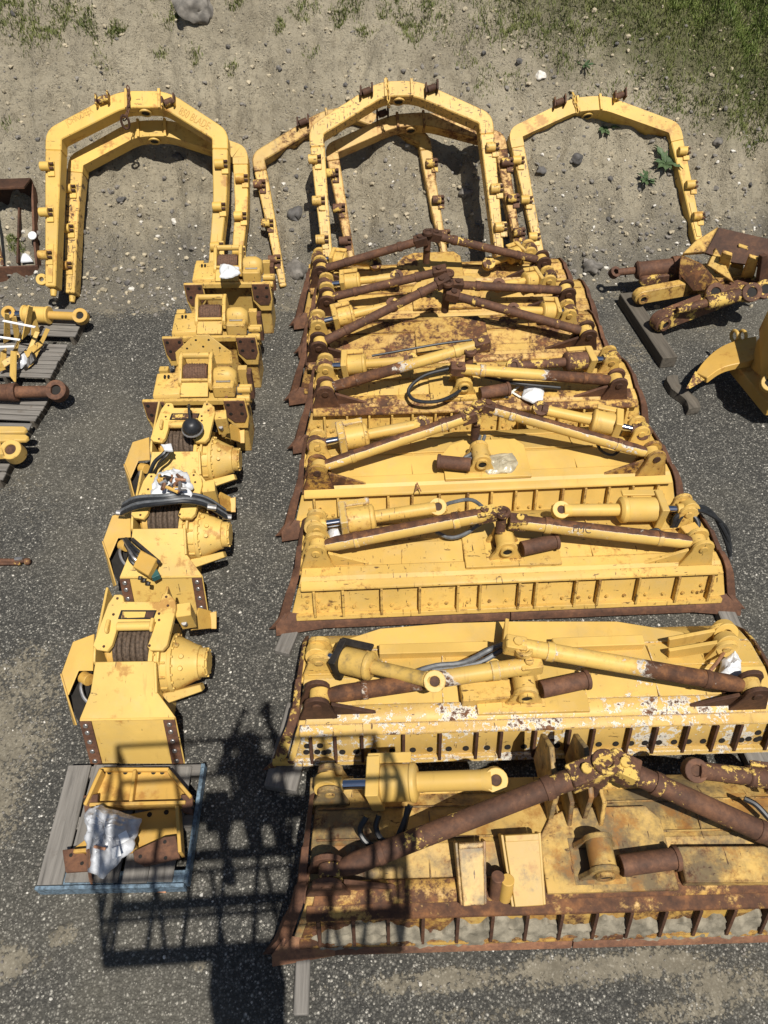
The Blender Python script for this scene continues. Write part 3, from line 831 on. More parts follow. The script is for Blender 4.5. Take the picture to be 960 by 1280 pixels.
M['strip_rust'] = paint('strip_paint_burnt', base=(.52, .33, .08), thr=.485, soft=.06, orange=.9)
M['ridge_rust'] = paint('ridge_paint_worn', base=(.52, .33, .08), thr=.495, soft=.04)
M['strip_chip'] = paint('strip_paint_chipped', base=(.58, .38, .11), thr=.585, soft=.03, primer=.05, scratch=.35)
M['ridge_chip'] = paint('ridge_paint_chipped', base=(.58, .38, .11), thr=.545, soft=.03, primer=.028, scratch=.3)
M['paint_grime2'] = paint('yellow_paint_dusty', base=(.46, .29, .07), thr=.68, orange=.5, grime=.3)
M['paint_black'] = paint('yellow_paint_oily', base=(.54, .35, .09), thr=.60, grime=.75)
M['mold_brown'] = paint('paint_rusted_through', base=(.52, .34, .095), thr=.495, soft=.05)
M['mud_edge'] = rusty('muddy_edge', 1.5, 0, .5)
M['ridge_bare'] = paint('ridge_worn_bare', base=(.52, .33, .08), thr=.42, soft=.05)
M['mud'] = plain('dried_mud', (.215, .19, .143), .95, var=.35, scale=10, bump=.8, spec=.1)
M['mold_dark'] = paint('paint_mostly_rusted', base=(.54, .35, .095), thr=.545, soft=.05)
P, PW, PO, PC = M['paint'], M['paint_worn'], M['paint_old'], M['paint_chip']
RU, RT, RD = M['rust'], M['rust_tube'], M['rust_dark']
def mset(**k):
    d = dict(edge=RU, end=RU, bolt=PW, bear=PW, lob=PW, upb=PW, strL=RT, strR=RT, eye=PW, kn=M['rust_yel'], strip=None, ridge=None); d.update(k); return d
ribsF = [-.935, -.80, -.62, -.44, -.26, -.155, .03, .11, .30, .41, .60, .79, .95]

bH, hH = blade('H', (340, 1195), 4.06, R(-1.8), R(0), 'nearest blade, with dried grey mud along its ribs and a dark brown brace', M['paint_grime'], RD, 0,
      (400, 1105), (1010, 1080), (402, 990), (1005, 985), (738, 964), (768, 956), (.98, .98),
      [(-1, (622, 974), .78, (P, P, P), dict(fat=.125, thin=.068, boxf=(.22, .30), barf=(.30, .52))), (1, (866, 962), .74, (M['rust_yel'], M['rust_yel'], RU), dict(fat=.07, thin=.06))],
      (757, 1100), ((775, 1082), (848, 1072)), mset(strip=M['strip_rust'], ridge=M['ridge_bare'], edge=M['mud_edge'], bolt=RU, bear=M['paint_grime'], lob=RU, upb=M['paint_grime'], eye=M['rust_yel'], kn=M['rust_flake'], end=RU), seed=1, depth=.96, ribs=[-.95 + 1.9 * i / 15 for i in range(16)])
bG, hG = blade('G', (338, 967), 4.22, R(-1.5), R(0), 'second nearest blade, with white primer showing through its chipped ribs and open bolt holes', M['paint_chip'], RD, 0,
      (385, 885), (937, 872), (373, 830), (905, 812), (668, 831), (638, 806), (.80, .92),
      [(-1, (545, 852), .84, (M['paint_black'], M['dark'], PW), dict(fat=.105, thin=.055, boxf=(.14, .20), barf=(.20, .46)))],
      (657, 868), ((676, 862), (736, 849)), mset(strip=M['strip_chip'], ridge=M['ridge_chip'], lob=RD, bear=PW, strL=M['strut_part2'], strR=M['strut_part2'], kn=PW, end=M['rust_yel'], edge=M['rust_yel']), holes=True, seed=2, depth=1.0, ribs=[-.95, -.85, -.74, -.57, -.42, -.27, -.17, -.03, .11, .21, .36, .47, .60, .72, .82, .95])
bF, hF = blade('F', (345, 785), 4.27, R(-.4), R(0), 'third nearest blade, bright yellow with a full row of bolts and a brown cutting edge', PW, PO, 0,
      (393, 697), (872, 692), (395, 665), (858, 645), (612, 642), (642, 652), (.90, .80),
      [(-1, (549, 634), .68, (PW, M['strut_part'], PW), dict(fat=.115, thin=.058, boxf=(.17, .23), barf=(.23, .46))), (1, (698, 638), .66, (P, P, P), dict(fat=.115, thin=.058, boxf=(.17, .23), barf=(.23, .52)))],
      (632, 681), ((652, 686), (697, 676)), mset(strL=M['strut_side'], strR=M['strut_side'], kn=M['rust_flake'], lob=PW, end=RU), ribs=ribsF, seed=3)
bE, hE = blade('E', (352, 668), 4.16, R(0), R(0), 'fourth nearest blade, with a clear plastic sheet over its middle', P, PO, 0,
      (395, 610), (820, 592), (396, 562), (800, 545), (590, 519), (604, 508), (.95, .95),
      [(-1, (529, 530), .70, (PW, M['strut_part'], M['rust_yel']), dict(fat=.115, thin=.055)), (1, (673, 511), .70, (P, P, M['rust_yel']), dict(fat=.115, thin=.055))],
      (604, 588), ((588, 581), (546, 577)), mset(strL=M['strut_side'], strR=M['strut_side'], kn=M['rust_flake'], lob=M['paint_rust'], end=RU), seed=4, depth=1.08)
bD, hD = blade('D', (366, 559), 4.06, R(-.8), R(9), 'fifth nearest blade, with one thick brown brace running over the next blades', PO, PW, 0,
      (397, 512), (774, 504), (400, 480), (768, 474), (606, 429), (568, 461), (1.0, .80),
      [(-1, (515, 451), .72, (PW, PW, M['rust_yel']), dict(fat=.105, thin=.05)), (1, (640, 458), .72, (M['rust_yel'], PW, M['rust_yel']), dict(fat=.10, thin=.05))],
      (583, 505), ((600, 492), (637, 486)), mset(ridge=M['ridge_rust'], strL=M['strut_part2'], strR=M['strut_part2'], kn=M['rust_yel'], lob=RU, end=RU), seed=5, depth=.85)
bC, hC = blade('C', (361, 499), 3.98, R(.8), R(13), 'sixth nearest blade, packed tight against a rusted one behind', M['mold_brown'], M['mold_brown'], 0,
      (395, 455), (735, 437), (395, 430), (714, 412), (556, 351), (562, 368), (.98, .85),
      [(-1, (492, 381), .72, (PW, PW, M['rust_yel']), dict(fat=.105, thin=.05)), (1, (640, 388), .72, (PW, PW, M['rust_yel']), dict(fat=.105, thin=.05))],
      (560, 425), None, mset(strL=RT, strR=RT, kn=RD, lob=RD, end=RU, bear=RD), seed=6, depth=.85)
bB, hB = blade('B', (373, 440), 3.93, R(0), R(13), 'second farthest blade, dark brown braces meeting above its centre', M['mold_dark'], RD, 0,
      (397, 404), (712, 394), (402, 380), (690, 374), (553, 339), (567, 356), (.98, .85),
      [(-1, (497, 346), .72, (PW, PW, M['rust_yel']), dict(fat=.10, thin=.045)), (1, (622, 357), .72, (PW, PW, M['rust_yel']), dict(fat=.10, thin=.045))],
      (555, 385), None, mset(strL=RT, strR=RT, kn=RD, lob=RD, end=RU, bear=RD), seed=7, depth=.66)
bA, hA = blade('A', (367, 405), 3.88, R(1.0), R(8), 'farthest blade, its brown braces standing in front of the leaning frames', M['mold_dark'], RD, 0,
      (388, 364), (682, 352), (395, 350), (667, 338), (529, 300), (540, 294), (1.05, 1.08),
      [(-1, (470, 330), .66, (PW, PW, M['rust_yel']), dict(fat=.10, thin=.045)), (1, (610, 330), .66, (PW, PW, M['rust_yel']), dict(fat=.10, thin=.045))],
      (535, 345), None, mset(strL=RT, strR=RT, kn=RD, lob=RD, end=RU, bear=RD), seed=8, depth=.50)

# hand marks on the blades
def face_matrix(o, d, n_):
    d = d.normalized(); n_ = (n_ - d * n_.dot(d)).normalized(); v = n_.cross(d)
    m = Matrix(((d.x, v.x, n_.x, 0), (d.y, v.y, n_.y, 0), (d.z, v.z, n_.z, 0), (0, 0, 0, 1))); m.translation = o
    return m
p0, p1, tr, br = BR[('F', 1)]
o_ = p1.lerp(p0, .36); n_ = mat_of(bF).inverted() @ CAM - o_; ax = p0 - p1; n_ = (n_ - ax.normalized() * n_.dot(ax.normalized())).normalized()
writing('marker_writing', 'FMC', .085, M['marker_black'], br, face_matrix(o_ + n_ * (tr - .001), ax, n_))
q_ = lpx(bE, 522, 610, z=.489)
writing('marker_writing', 'A', .17, M['marker'], bE, face_matrix(Vector((q_.x, q_.y, .4945)), Vector((1, 0, 0)), Vector((0, -.1, 1))), .6)

# hoses belonging to the blades
def hose(T, pts, r=.018, mat='rubber'):
    return MB().tube([lpx(T, x, y, z=z) for x, y, z in pts], r).build('hose', M[mat], T, 0)
hose(bF, [(610, 640, .72), (590, 625, .70), (565, 628, .66), (555, 632, .62)], .018, 'hose_grey')
hose(bF, [(605, 652, .66), (580, 668, .58), (562, 672, .56), (545, 665, .56)], .018, 'hose_grey')
hose(bE, [(606, 545, .62), (600, 560, .62), (592, 572, .60), (570, 575, .6)], .018, 'hose_grey')
hose(bE, [(600, 545, .62), (595, 562, .62), (580, 573, .60)], .018, 'hose_grey')
hose(bD, [(565, 460, .75), (530, 470, .7), (511, 487, .62), (518, 500, .6), (545, 502, .6), (570, 492, .6), (582, 478, .6)], .02)
hose(bD, [(700, 560 - 75, .56), (650, 480, .6), (600, 470, .64)], .02)
hose(bC, [(465, 445, .6), (510, 437, .64), (550, 430, .66), (590, 425, .66)], .014, 'rubber')
hose(bG, [(520, 840, .62), (545, 832, .66), (580, 828, .66), (612, 812, .66), (632, 804, .74)], .022, 'hose_grey')
hose(bG, [(540, 838, .6), (570, 834, .62), (600, 828, .62), (628, 812, .66)], .022, 'hose_grey')
hose(bG, [(905, 815, .58), (893, 832, .62), (880, 845, .6), (868, 850, .54)], .014, 'copper')
hose(bH, [(458, 1020, .76), (450, 1038, .70), (460, 1054, .66), (484, 1060, .64), (502, 1044, .66), (510, 1008, .76)], .020)
hose(bH, [(474, 1018, .76), (470, 1034, .70), (478, 1050, .67), (494, 1050, .67), (504, 1030, .70), (513, 1006, .76)], .020)
hose(bH, [(930, 998, .6), (945, 1006, .6), (962, 1024, .58)], .02)
hose(bE, [(745, 552, .6), (752, 564, .56), (765, 569, .54), (775, 562, .56)], .016)
hose(bF, [(808, 665, .58), (822, 662, .62), (826, 672, .58), (818, 678, .56)], .016)

q_ = lpx(bD, 640, 492, z=.49)
writing('chalk_writing', 'X', .24, M['marker_white'], bD, face_matrix(Vector((q_.x, q_.y, .500)), Vector((1, 0, 0)), Vector((0, .05, 1))), 1.2)
# extra parts of the second blade: spill guard, bars, vertical fins
def poly(T, pts, z): return [lpx(T, x, y, z=(z if len(p) == 2 else p[2])) for p in pts for x, y in (p[:2],)]
MB().plate(poly(bG, [(400, 812), (475, 788), (560, 781), (635, 779), (770, 779), (850, 792), (880, 806), (800, 806), (640, 812), (475, 818)], .40), .03).build('spill_guard', P, bG, .004)
for a, b_ in (((474, 815), (612, 811)), ((690, 807), (803, 803))):
    MB().bar(lpx(bG, *a, z=.50), lpx(bG, *b_, z=.50), .09, .10).build('guide_bar', P, bG, .006)
MB().bar(lpx(bG, 632, 762 + 20, z=.55), lpx(bG, 629, 812, z=.55), .03, .22).build('guard_post', P, bG, .004)
for c0, c1 in (((905, 790), (835, 803)), ((908, 805), (835, 817))):
    p0, p1 = lpx(bG, *c0, z=.62), lpx(bG, *c1, z=.52)
    m_ = MB(); m_.ring(p0, (0, -1, .5), .10, .045, .08); m_.bar(p0 + (p1 - p0) * .15, p1, .03, .13); m_.build('hose_bracket', P, bG, .004)
MB().box(tuple(lpx(bG, 620, 865, z=.52)), (.55, .16, .10), .05).build('guide_box', PO, bG, .006)
MB().box(tuple(lpx(bG, 600, 848, z=.54)), (.30, .10, .12), .05).build('guide_box', M['paint_gold'], bG, .006)
# nearest blade: lugs behind the knuckle, back plates, mud
for px in (690, 733):
    p = lpx(bH, px, 975, z=.75)
    m_ = MB(); y0, y1 = p.y - .18, p.y + .33
    m_.plate([(p.x - .015, y0, .45), (p.x - .015, y1, .35), (p.x - .015, y1 + .02, .72), (p.x - .015, y1 - .16, .90), (p.x - .015, y0 + .05, .78)], Vector((.035, 0, 0)))
    m_.build('lug_plate', M['paint_grime'], bH, .004)
for px in (712, 752):
    p = lpx(bH, px, 1010, z=.60)
    m_ = MB(); m_.plate([(p.x - .015, p.y - .1, .47), (p.x - .015, p.y + .2, .45), (p.x - .015, p.y + .18, .66), (p.x - .015, p.y, .70)], Vector((.03, 0, 0))); m_.build('lug_plate', M['paint_grime'], bH, .004)
p = lpx(bH, 660, 990, z=.40)
MB().box((p.x - .1, .97, .36), (2.2, .10, .10)).build('top_rail', PW, bH, .006)
p0, p1 = lpx(bH, 852, 1084, z=.55), lpx(bH, 965, 1078, z=.55)
MB().box(tuple((p0 + p1) / 2 + Vector((.2, 0, -.03))), ((p1 - p0).length + .4, .22, .09), -.02).build('wear_plate', M['paint_grime'], bH, .006)
def mud_strip(T, H, x0, x1, seed, name='dried_mud'):
    m_ = MB(); n_ = int((x1 - x0) / .012); rows = []
    for i in range(n_ + 1):
        x = x0 + (x1 - x0) * i / n_
        e = min(1, 30 * min(i / n_, 1 - i / n_) + .02)
        top = e * (.56 + .50 * noise.noise(Vector((x * 2.6, seed, 0))) + .30 * noise.noise(Vector((x * 8, seed, 3))) + .16 * noise.noise(Vector((x * 21, seed, 6))))
        top = max(.04, min(.93, top)); row = []
        for k in range(12):
            f = k / 11; t = top * f
            y, z = .085 + .08 * t, .118 + .257 * t
            b_ = (.052 * (1 - f) ** .5 + .014) * e + (.020 * noise.noise(Vector((x * 12, t * 9, seed))) + .014 * noise.noise(Vector((x * 33, t * 25, seed)))) * (1 if k < 11 else 0)
            if k == 11: b_ = -.012
            row.append((x, y - .949 * b_, z + .317 * b_ - (.05 * (1 - f))))
        rows.append(row)
    m_.loft(rows); return m_.build(name, M['mud'], T, 0, 60)
mud_strip(bH, hH, -1.80, 1.95, 3.3)

# loose things on the blades -----------------------------------------
def channel(px0, px1, z0, z1, w, label, mat):
    a, b_ = at(*px0, z0), at(*px1, z1)
    t = thing('steel_channel', label, 'steel bracket', b_)
    d = a - b_; u = d.normalized(); s_ = Vector((1, 0, 0)); n_ = s_.cross(u).normalized()
    m_ = MB(); m_.plate([-s_ * w / 2, s_ * w / 2, s_ * w * .62 + d, -s_ * w * .62 + d], n_ * .02); m_.build('web', mat, t, .004)
    for s in (-1, 1):
        m_ = MB(); m_.plate([s_ * s * w / 2, s_ * s * w * .62 + d, s_ * s * w * .62 + d - n_ * .12, s_ * s * w / 2 - n_ * .07], s_ * s * .018); m_.build('flange', mat, t, .003)
    m_ = MB(); m_.plate([-s_ * w * .6 + d * .995 + n_ * .021, s_ * w * .6 + d * .995 + n_ * .021, s_ * w * .6 + d * .90 + n_ * .021, -s_ * w * .6 + d * .90 + n_ * .021], n_ * .012); m_.build('end_strip', mat, t, .003)
    return t
channel((588, 1052), (592, 1131), .76, .60, .135, 'dusty grey stained yellow channel leaning on the nearest blade, left of two pins', M['paint_grime'])
channel((651, 1042), (661, 1132), .76, .60, .185, 'clean yellow channel leaning on the nearest blade, right of two pins', M['paint_grime2'])
for px, py, mt, lab in ((619, 1118, 'rust', 'brown topped steel pin standing on the nearest blade between two channels'), (631, 1122, 'paint_gold', 'yellow topped steel pin standing on the nearest blade between two channels')):
    p = at(px, py, .57)
    tag(MB().cyl((0, 0, 0), (0, .05, .22), .042, 16).build('steel_pin', M[mt], None, .004), lab, 'pin', 'pins on the nearest blade').location = p

def bag(name, label, cat, outline, z, h, mat, seed=0, amp=.03):
    c = at(sum(p[0] for p in outline) / len(outline), sum(p[1] for p in outline) / len(outline), z)
    m_ = MB(); crumple(m_, [at(p[0], p[1], p[2] if len(p) > 2 else z) - c for p in outline], h, seed, 16, amp)
    o = m_.build(name, mat, None, 0, 70); o.location = c
    return tag(o, label, cat)
bag('plastic_sheet', 'white cloudy plastic stuffed in the right corner of the second nearest blade', 'plastic sheet', [(918, 808), (926, 826), (924, 850), (905, 853), (897, 846), (903, 826)], .62, .07, M['white'], 3, .04)
bag('wrapped_part', 'small white wrapped packet under the left cylinder of the third nearest blade', 'packet', [(410, 660), (429, 660), (427, 686), (409, 687)], .56, .07, M['white'], 5, .012)
bag('plastic_sheet', 'clear crumpled plastic sheet lying on the middle of the fourth nearest blade', 'plastic sheet', [(604, 570), (640, 566), (648, 580), (640, 590), (610, 592), (596, 580)], .60, .03, M['clear'], 8, .03)
bag('wrapped_part', 'white and black packet on the right half of the fifth nearest blade', 'packet', [(655, 484), (680, 486), (679, 499), (666, 503), (652, 497)], .62, .06, M['white'], 11, .015)
# black hose bundle at the right end of the third blade
t = thing('hose_bundle', 'bundle of black hydraulic hoses spilling over the right end of a blade', 'hoses', at(870, 655, .55))
def lw(px, py, z): return at(px, py, z) - Vector(t.location)
for k in range(5):
    j = lambda a: rnd.uniform(-a, a)
    MB().tube([lw(842 + j(4), 660, .55), (lw(850 + j(5), 645 + j(3), .68)), lw(872 + j(3), 634 + j(4), .72), lw(893 + j(3), 645 + j(4), .60), lw(908 + j(4), 668 + j(5), .35), lw(911 + j(3), 690 + j(6), .10)] if k < 3 else
              [lw(838, 655 + j(5), .55), lw(852 + j(4), 640 + j(4), .66), lw(868 + j(4), 642 + j(4), .66), lw(872 + j(4), 660 + j(4), .6), lw(856, 668 + j(4), .56)], .020).build('hose', M['rubber'], t, 0)
m_ = MB(); m_.box(tuple(lw(862, 665, .60)), (.16, .12, .10), .3); m_.build('valve_block', M['paint_gold'], t, .006)
MB().cyl(lw(910, 684, .16), lw(913, 698, .03), .018, 10).build('fitting', M['steel'], t, 0)

# ------------------------------------------------------------------ timbers under things
def timber(px0, px1, z, w, h, label, mat='wood_y', group=None, cat='timber'):
    a, b_ = at(*px0, z), at(*px1, z); c = (a + b_) / 2; d = b_ - a
    o = MB().box((0, 0, 0), (w, d.length, h)).build('timber', M[mat], None, .008)
    o.location = (c.x, c.y, z - h / 2 + .004); o.rotation_euler = (0, 0, math.atan2(-d.x, d.y))
    return tag(o, label, cat, group)
TG = 'wooden bearers under the machinery'
timber((350, 985), (378, 880), .09, .26, .09, 'grey timber end poking out below the left of the second nearest blade', 'wood_y', TG)
timber((376, 1268), (382, 1120), .07, .10, .07, 'thin grey plank sticking out in front of the nearest blade', 'wood_y', TG)
timber((955, 960), (915, 880), .09, .2, .09, 'timber under the right end of the second nearest blade', 'wood_y', TG)
timber((945, 850), (900, 745), .09, .16, .09, 'grey timber under the right tip of the third nearest blade', 'wood_y', TG)
timber((352, 815), (375, 760), .07, .14, .07, 'grey timber under the left tip of the third nearest blade', 'wood_y', TG)
timber((838, 447), (783, 366), .16, .20, .16, 'dark square timber under the rusty linkage arms', 'wood_dark', TG)
t_ = at(853, 490, 0.1)
m_ = MB(); rows = []
for i in range(9):
    f = i / 8 - .5; w = .075 + .02 * noise.noise(Vector((i * .9, 3, 0)))
    rows.append([(a * w + .04 * math.sin(i * .8), f * .62, .06 + b_ * .055 + .015 * noise.noise(Vector((i, a, b_)))) for a, b_ in ((-1, -1), (1, -1), (1.1, .7), (.2, 1.1), (-.9, .8))])
m_.loft(rows, True); o = m_.build('wood_chunk', M['wood_dark'], None, .004); o.location = (t_.x, t_.y, 0); o.rotation_euler = (0, 0, .12)
tag(o, 'splintered grey chunk of wood on the asphalt at the point of the ripper shank', 'wood')

# ------------------------------------------------------------------ C frames leaning on the bank
def rounded(pts, rad):
    out = [pts[0]]
    for a, b_, c in zip(pts, pts[1:], pts[2:]):
        a, b_, c = Vector(a), Vector(b_), Vector(c)
        u = (a - b_); v = (c - b_); r = min(rad, u.length * .4, v.length * .4); u.normalize(); v.normalize()
        p, q = b_ + u * r, b_ + v * r
        for k in range(5):
            t = k / 4; out.append(p * (1 - t) ** 2 + b_ * 2 * t * (1 - t) + q * t * t)
    out.append(pts[-1]); return [Vector(p) for p in out]

def c_frame(label, foot, z0, cl, widths, mat, mat2, lug_mat, depth=.21, incl=42, arch_lugs=(), bottoms=True, bore=True, lugs=(.22, .52, .80), ears=True):
    """cl: pixel centreline of the top face, from the left foot over the arch to the right foot"""
    T = thing('c_frame', label, 'push frame', at(*foot, z0), (R(incl), 0, 0), 'yellow push frames leaning on the bank')
    L = [lpx(T, x, y, z=0.) for x, y in cl]
    L = [Vector((p.x, p.y)) for p in L]
    def section(pts, w0, w1, name, mt):
        pp = rounded(pts, .16); n_ = len(pp); A = []; B = []
        tot = [0]
        for a, b_ in zip(pp, pp[1:]): tot.append(tot[-1] + (b_ - a).length)
        for i, p in enumerate(pp):
            d = (pp[min(i + 1, n_ - 1)] - pp[max(i - 1, 0)]).normalized(); nn = Vector((-d.y, d.x)); f = tot[i] / tot[-1]
            w = w0(f)
            A.append(p + nn * w / 2); B.append(p - nn * w / 2)
        m_ = MB(); m_.loft([[(a.x, a.y, 0), (b_.x, b_.y, 0), (b_.x, b_.y, -depth), (a.x, a.y, -depth)] for a, b_ in zip(A, B)], True)
        return m_.build(name, mt, T, .012, 30), pp
    wl, wa = widths[0] * .85, widths[1] * .85
    i0 = 2; i1 = len(L) - 3
    arch_pts = L[i0 - 1:i1 + 2]
    # arch reaches a little down each leg, legs butt against it
    a0 = L[i0].lerp(L[i0 - 1], .22); a1 = L[i1].lerp(L[i1 + 1], .22)
    section([a0] + L[i0:i1 + 1] + [a1], lambda f: wa * (1 if .12 < f < .88 else .93), None, 'arch_beam', mat)
    for s, pts in ((0, [a0, L[i0 - 1], L[0]]), (1, [a1, L[i1 + 1], L[-1]])):
        leg, pp = section([Vector(p) for p in pts], lambda f: wa * .92 + (wl - wa * .92) * f, None, 'leg', mat2[s])
        d = (pp[-1] - pp[0]).normalized(); e = pp[-1]
        m_ = MB(); m_.cone((e.x - d.x * .02, e.y - d.y * .02, -depth / 2), (e.x + d.x * .10, e.y + d.y * .10, -depth / 2), .05, .035, 12)
        m_.build('ball_pin', lug_mat, leg, .004)
        MB().plate([(e.x - d.x * .55 + .035, e.y - d.y * .55, .0), (e.x - d.x * .05 + .03, e.y - d.y * .05, .0), (e.x - d.x * .05 - .03, e.y - d.y * .05, .0), (e.x - d.x * .55 - .035, e.y - d.y * .55, .0)], Vector((0, 0, .012))).build('wear_strip', mat2[s], leg, .002)
        if s == 0 and ears:
            m_ = MB(); c = e - d * .10 + Vector((-.12, 0)); m_.ring((c.x, c.y, -.03), (0, 0, 1), .075, .03, .05); m_.bar((c.x + .04, c.y, -.03), (c.x + .16, c.y + .03, -.03), .10, .05); m_.build('tow_eye', mat2[s], leg, .004)
        for f in lugs:
            p = Vector(L[i0] if s == 0 else L[i1]).lerp(e, f)
            p = p + Vector((-d.y, d.x)) * (0)
            ox = -wa * .30 if s == 0 else wa * .16
            lug(T, leg, p, ox, lug_mat)
    for (px, py) in arch_lugs:
        q = lpx(T, px, py, z=0.); 
        m_ = MB(); m_.cyl((q.x - .055, q.y - .02, .045), (q.x + .055, q.y + .02, .045), .045, 12); m_.box((q.x - .075, q.y - .02, .05), (.022, .13, .13)); m_.box((q.x + .075, q.y + .02, .05), (.022, .13, .13))
        m_.build('knuckle_lug', RD if lug_mat != M['frame_new'] else M['rust_flake'], T, .004)
    # crown: clamp plates, bore
    ca, cb = L[len(L) // 2 - 1], L[len(L) // 2]; mid = (ca + cb) / 2; d = (cb - ca).normalized(); nn = Vector((-d.y, d.x))
    if nn.y < 0: nn = -nn
    for f in (.12, .88):
        p = ca.lerp(cb, f)
        m_ = MB(); q = [p + nn * wa * .56, p - nn * wa * .56]
        m_.plate([(q[0].x - .02, q[0].y, -depth * .9), (q[0].x - .02, q[0].y, .035), (q[1].x - .02, q[1].y, .035), (q[1].x - .02, q[1].y, -depth * .9)], Vector((.035, 0, 0)))
        m_.build('clamp_plate', mat, T, .004)
    if bore:
        p = mid - nn * wa * .505
        m_ = MB(); m_.ring((p.x, p.y, -depth * .5), (nn.x, nn.y, 0), .085, .055, .05); bo = m_.build('ball_socket', mat, T, .004)
        MB().cyl((p.x - nn.x * .012, p.y - nn.y * .012, -depth * .5), (p.x + nn.x * .02, p.y + nn.y * .02, -depth * .5), .058, 16).build('bore', M['hole'], bo, 0)
    return T
def lug(T, leg, p, ox, mat):
    m_ = MB(); c = Vector((p.x + ox, p.y, .045))
    m_.cyl(c + Vector((-.075, 0, 0)), c + Vector((.045, .0, 0)), .058, 16)
    m_.box((p.x + ox + .05, p.y - .02, .012), (.09, .20, .024))
    o = m_.build('knuckle_lug', mat, leg, .006)
    k = MB()
    for dy in (-.03, .03): k.cyl(c + Vector((.04, dy, .01)), c + Vector((.095, dy, .01)), .017, 8)
    k.build('pin', M['rust_dark'], o, 0)

FN, FS, FR = M['frame_new'], M['frame_scr'], M['frame_rust']
L2 = c_frame('left frame of the left pair, lower one tucked behind the clean front frame', (200, 362), .22, [(87, 366), (90, 264), (95, 201), (168, 161), (212, 160), (300, 190), (302, 258), (294, 347)], (.16, .26), FN, (FS, FN), FN, ears=False, depth=.22)
L1 = c_frame('front frame of the left pair, clean yellow with a chain at its crown', (165, 360), .46, [(63, 358), (65, 258), (67, 168), (152, 124), (206, 124), (275, 168), (275, 250), (266, 345)], (.16, .265), FN, (FN, FN), FN, depth=.22, arch_lugs=((130, 127), (212, 130)))
M2 = c_frame('lowest frame of the middle stack, narrow left leg and brown right leg', (455, 350), .16, [(354, 358), (338, 275), (322, 196), (405, 146), (440, 140), (530, 172), (541, 240), (557, 325)], (.11, .22), M['paint_far'], (FS, M['mold_dark']), M['rust_yel'], arch_lugs=((379, 155),), ears=False, depth=.2)
M3 = c_frame('middle frame of the middle stack, stained orange, inside the front frame', (545, 336), .40, [(441, 332), (426, 250), (414, 186), (492, 151), (535, 148), (624, 172), (636, 240), (650, 322)], (.11, .215), FR, (FR, M['paint_rust']), M['rust_yel'], arch_lugs=((478, 140 + 4),), ears=False, depth=.2)
M1 = c_frame('top frame of the middle stack, yellow with many dark scratches', (515, 336), .66, [(411, 335), (403, 255), (395, 163), (477, 111), (520, 110), (607, 148), (616, 235), (625, 320)], (.14, .24), FS, (FS, FS), FS, arch_lugs=((458, 117), (539, 113)), ears=True, depth=.22)
R1 = c_frame('single frame leaning right of the middle stack, tilted over green weeds', (780, 318), .32, [(678, 330), (660, 245), (644, 166), (718, 131), (755, 128), (843, 160), (859, 230), (874, 300)], (.13, .235), M['frame_new'], (FS, M['frame_new']), FN, arch_lugs=((698, 130), (773, 122)), ears=False, depth=.26)

def on_face(T, px0, px1, z=.002):
    a, b_ = lpx(T, *px0, z=z), lpx(T, *px1, z=z); d = (b_ - a).normalized(); n_ = Vector((0, 0, 1)); v = n_.cross(d)
    m = Matrix(((d.x, v.x, n_.x, 0), (d.y, v.y, n_.y, 0), (d.z, v.z, n_.z, 0), (0, 0, 0, 1)))
    m.translation = (a + b_) / 2; return m
writing('chalk_writing', 'JOHN DEER', .12, M['marker_red'], L1, on_face(L1, (82, 155), (116, 137)), .62)
writing('chalk_writing', '850 BLADE', .15, M['marker_red'], L1, on_face(L1, (224, 138), (262, 159)), .62)
for k, ch in enumerate('M-v9'):
    writing('marker_writing', ch, .12, M['marker_black'], L2, on_face(L2, (80, 260 + 9 * k), (92, 260 + 9 * k)))
# chains
def chain(T, pts, label, mat):
    P0 = [mat_of(T) @ lpx(T, x, y, z=z) for x, y, z in pts]
    t = thing('chain', label, 'chain', P0[0], (0, 0, 0), 'chains on the frame crowns'); m_ = MB(); P0 = [p - P0[0] for p in P0]
    k = 0
    for a, b_ in zip(P0, P0[1:]):
        n_ = max(1, int((b_ - a).length / .05))
        for i in range(n_):
            p = a.lerp(b_, (i + .5) / n_); d = (b_ - a).normalized(); s_ = d.orthogonal().normalized()
            s_ = s_ if k % 2 else d.cross(s_); k += 1
            q = []
            for j in range(8):
                an = 2 * math.pi * j / 8; q.append(p + d * .040 * math.cos(an) + s_ * .020 * math.sin(an))
            m_.tube(q + [q[0]], .0085, 6, 1)
    m_.build('links', mat, t, 0)
    return t
c1 = chain(L1, [(160, 108, .03), (161, 118, .04), (161, 128, .04), (160, 138, .03), (158, 146, .02), (155, 150, 0)], 'orange brown chain draped over the crown of the clean front frame', RU)
m_ = MB(); o_ = Vector(c1.location); w0 = mat_of(L1)
for (x, y, z, ax) in ((157, 152, .0, (1, 0, .2)),):
    p = w0 @ lpx(L1, x, y, z=z) - o_
    m_.tube([p + Vector((.05 * math.sin(a), -.02, .085 * math.cos(a))) for a in [2 * math.pi * k / 10 for k in range(11)]], .016, 8, 2)
m_.build('shackle', RD, c1, 0)
chain(M1, [(483, 98, -.04), (484, 106, .03), (485, 118, .03), (486, 128, .02), (486, 134, -.08)], 'yellow painted chain over the crown of the scratched frame', FS)
chain(R1, [(716, 116, -.04), (718, 124, .03), (721, 134, .03), (722, 142, .01)], 'yellow painted chain over the crown of the right frame', FN)

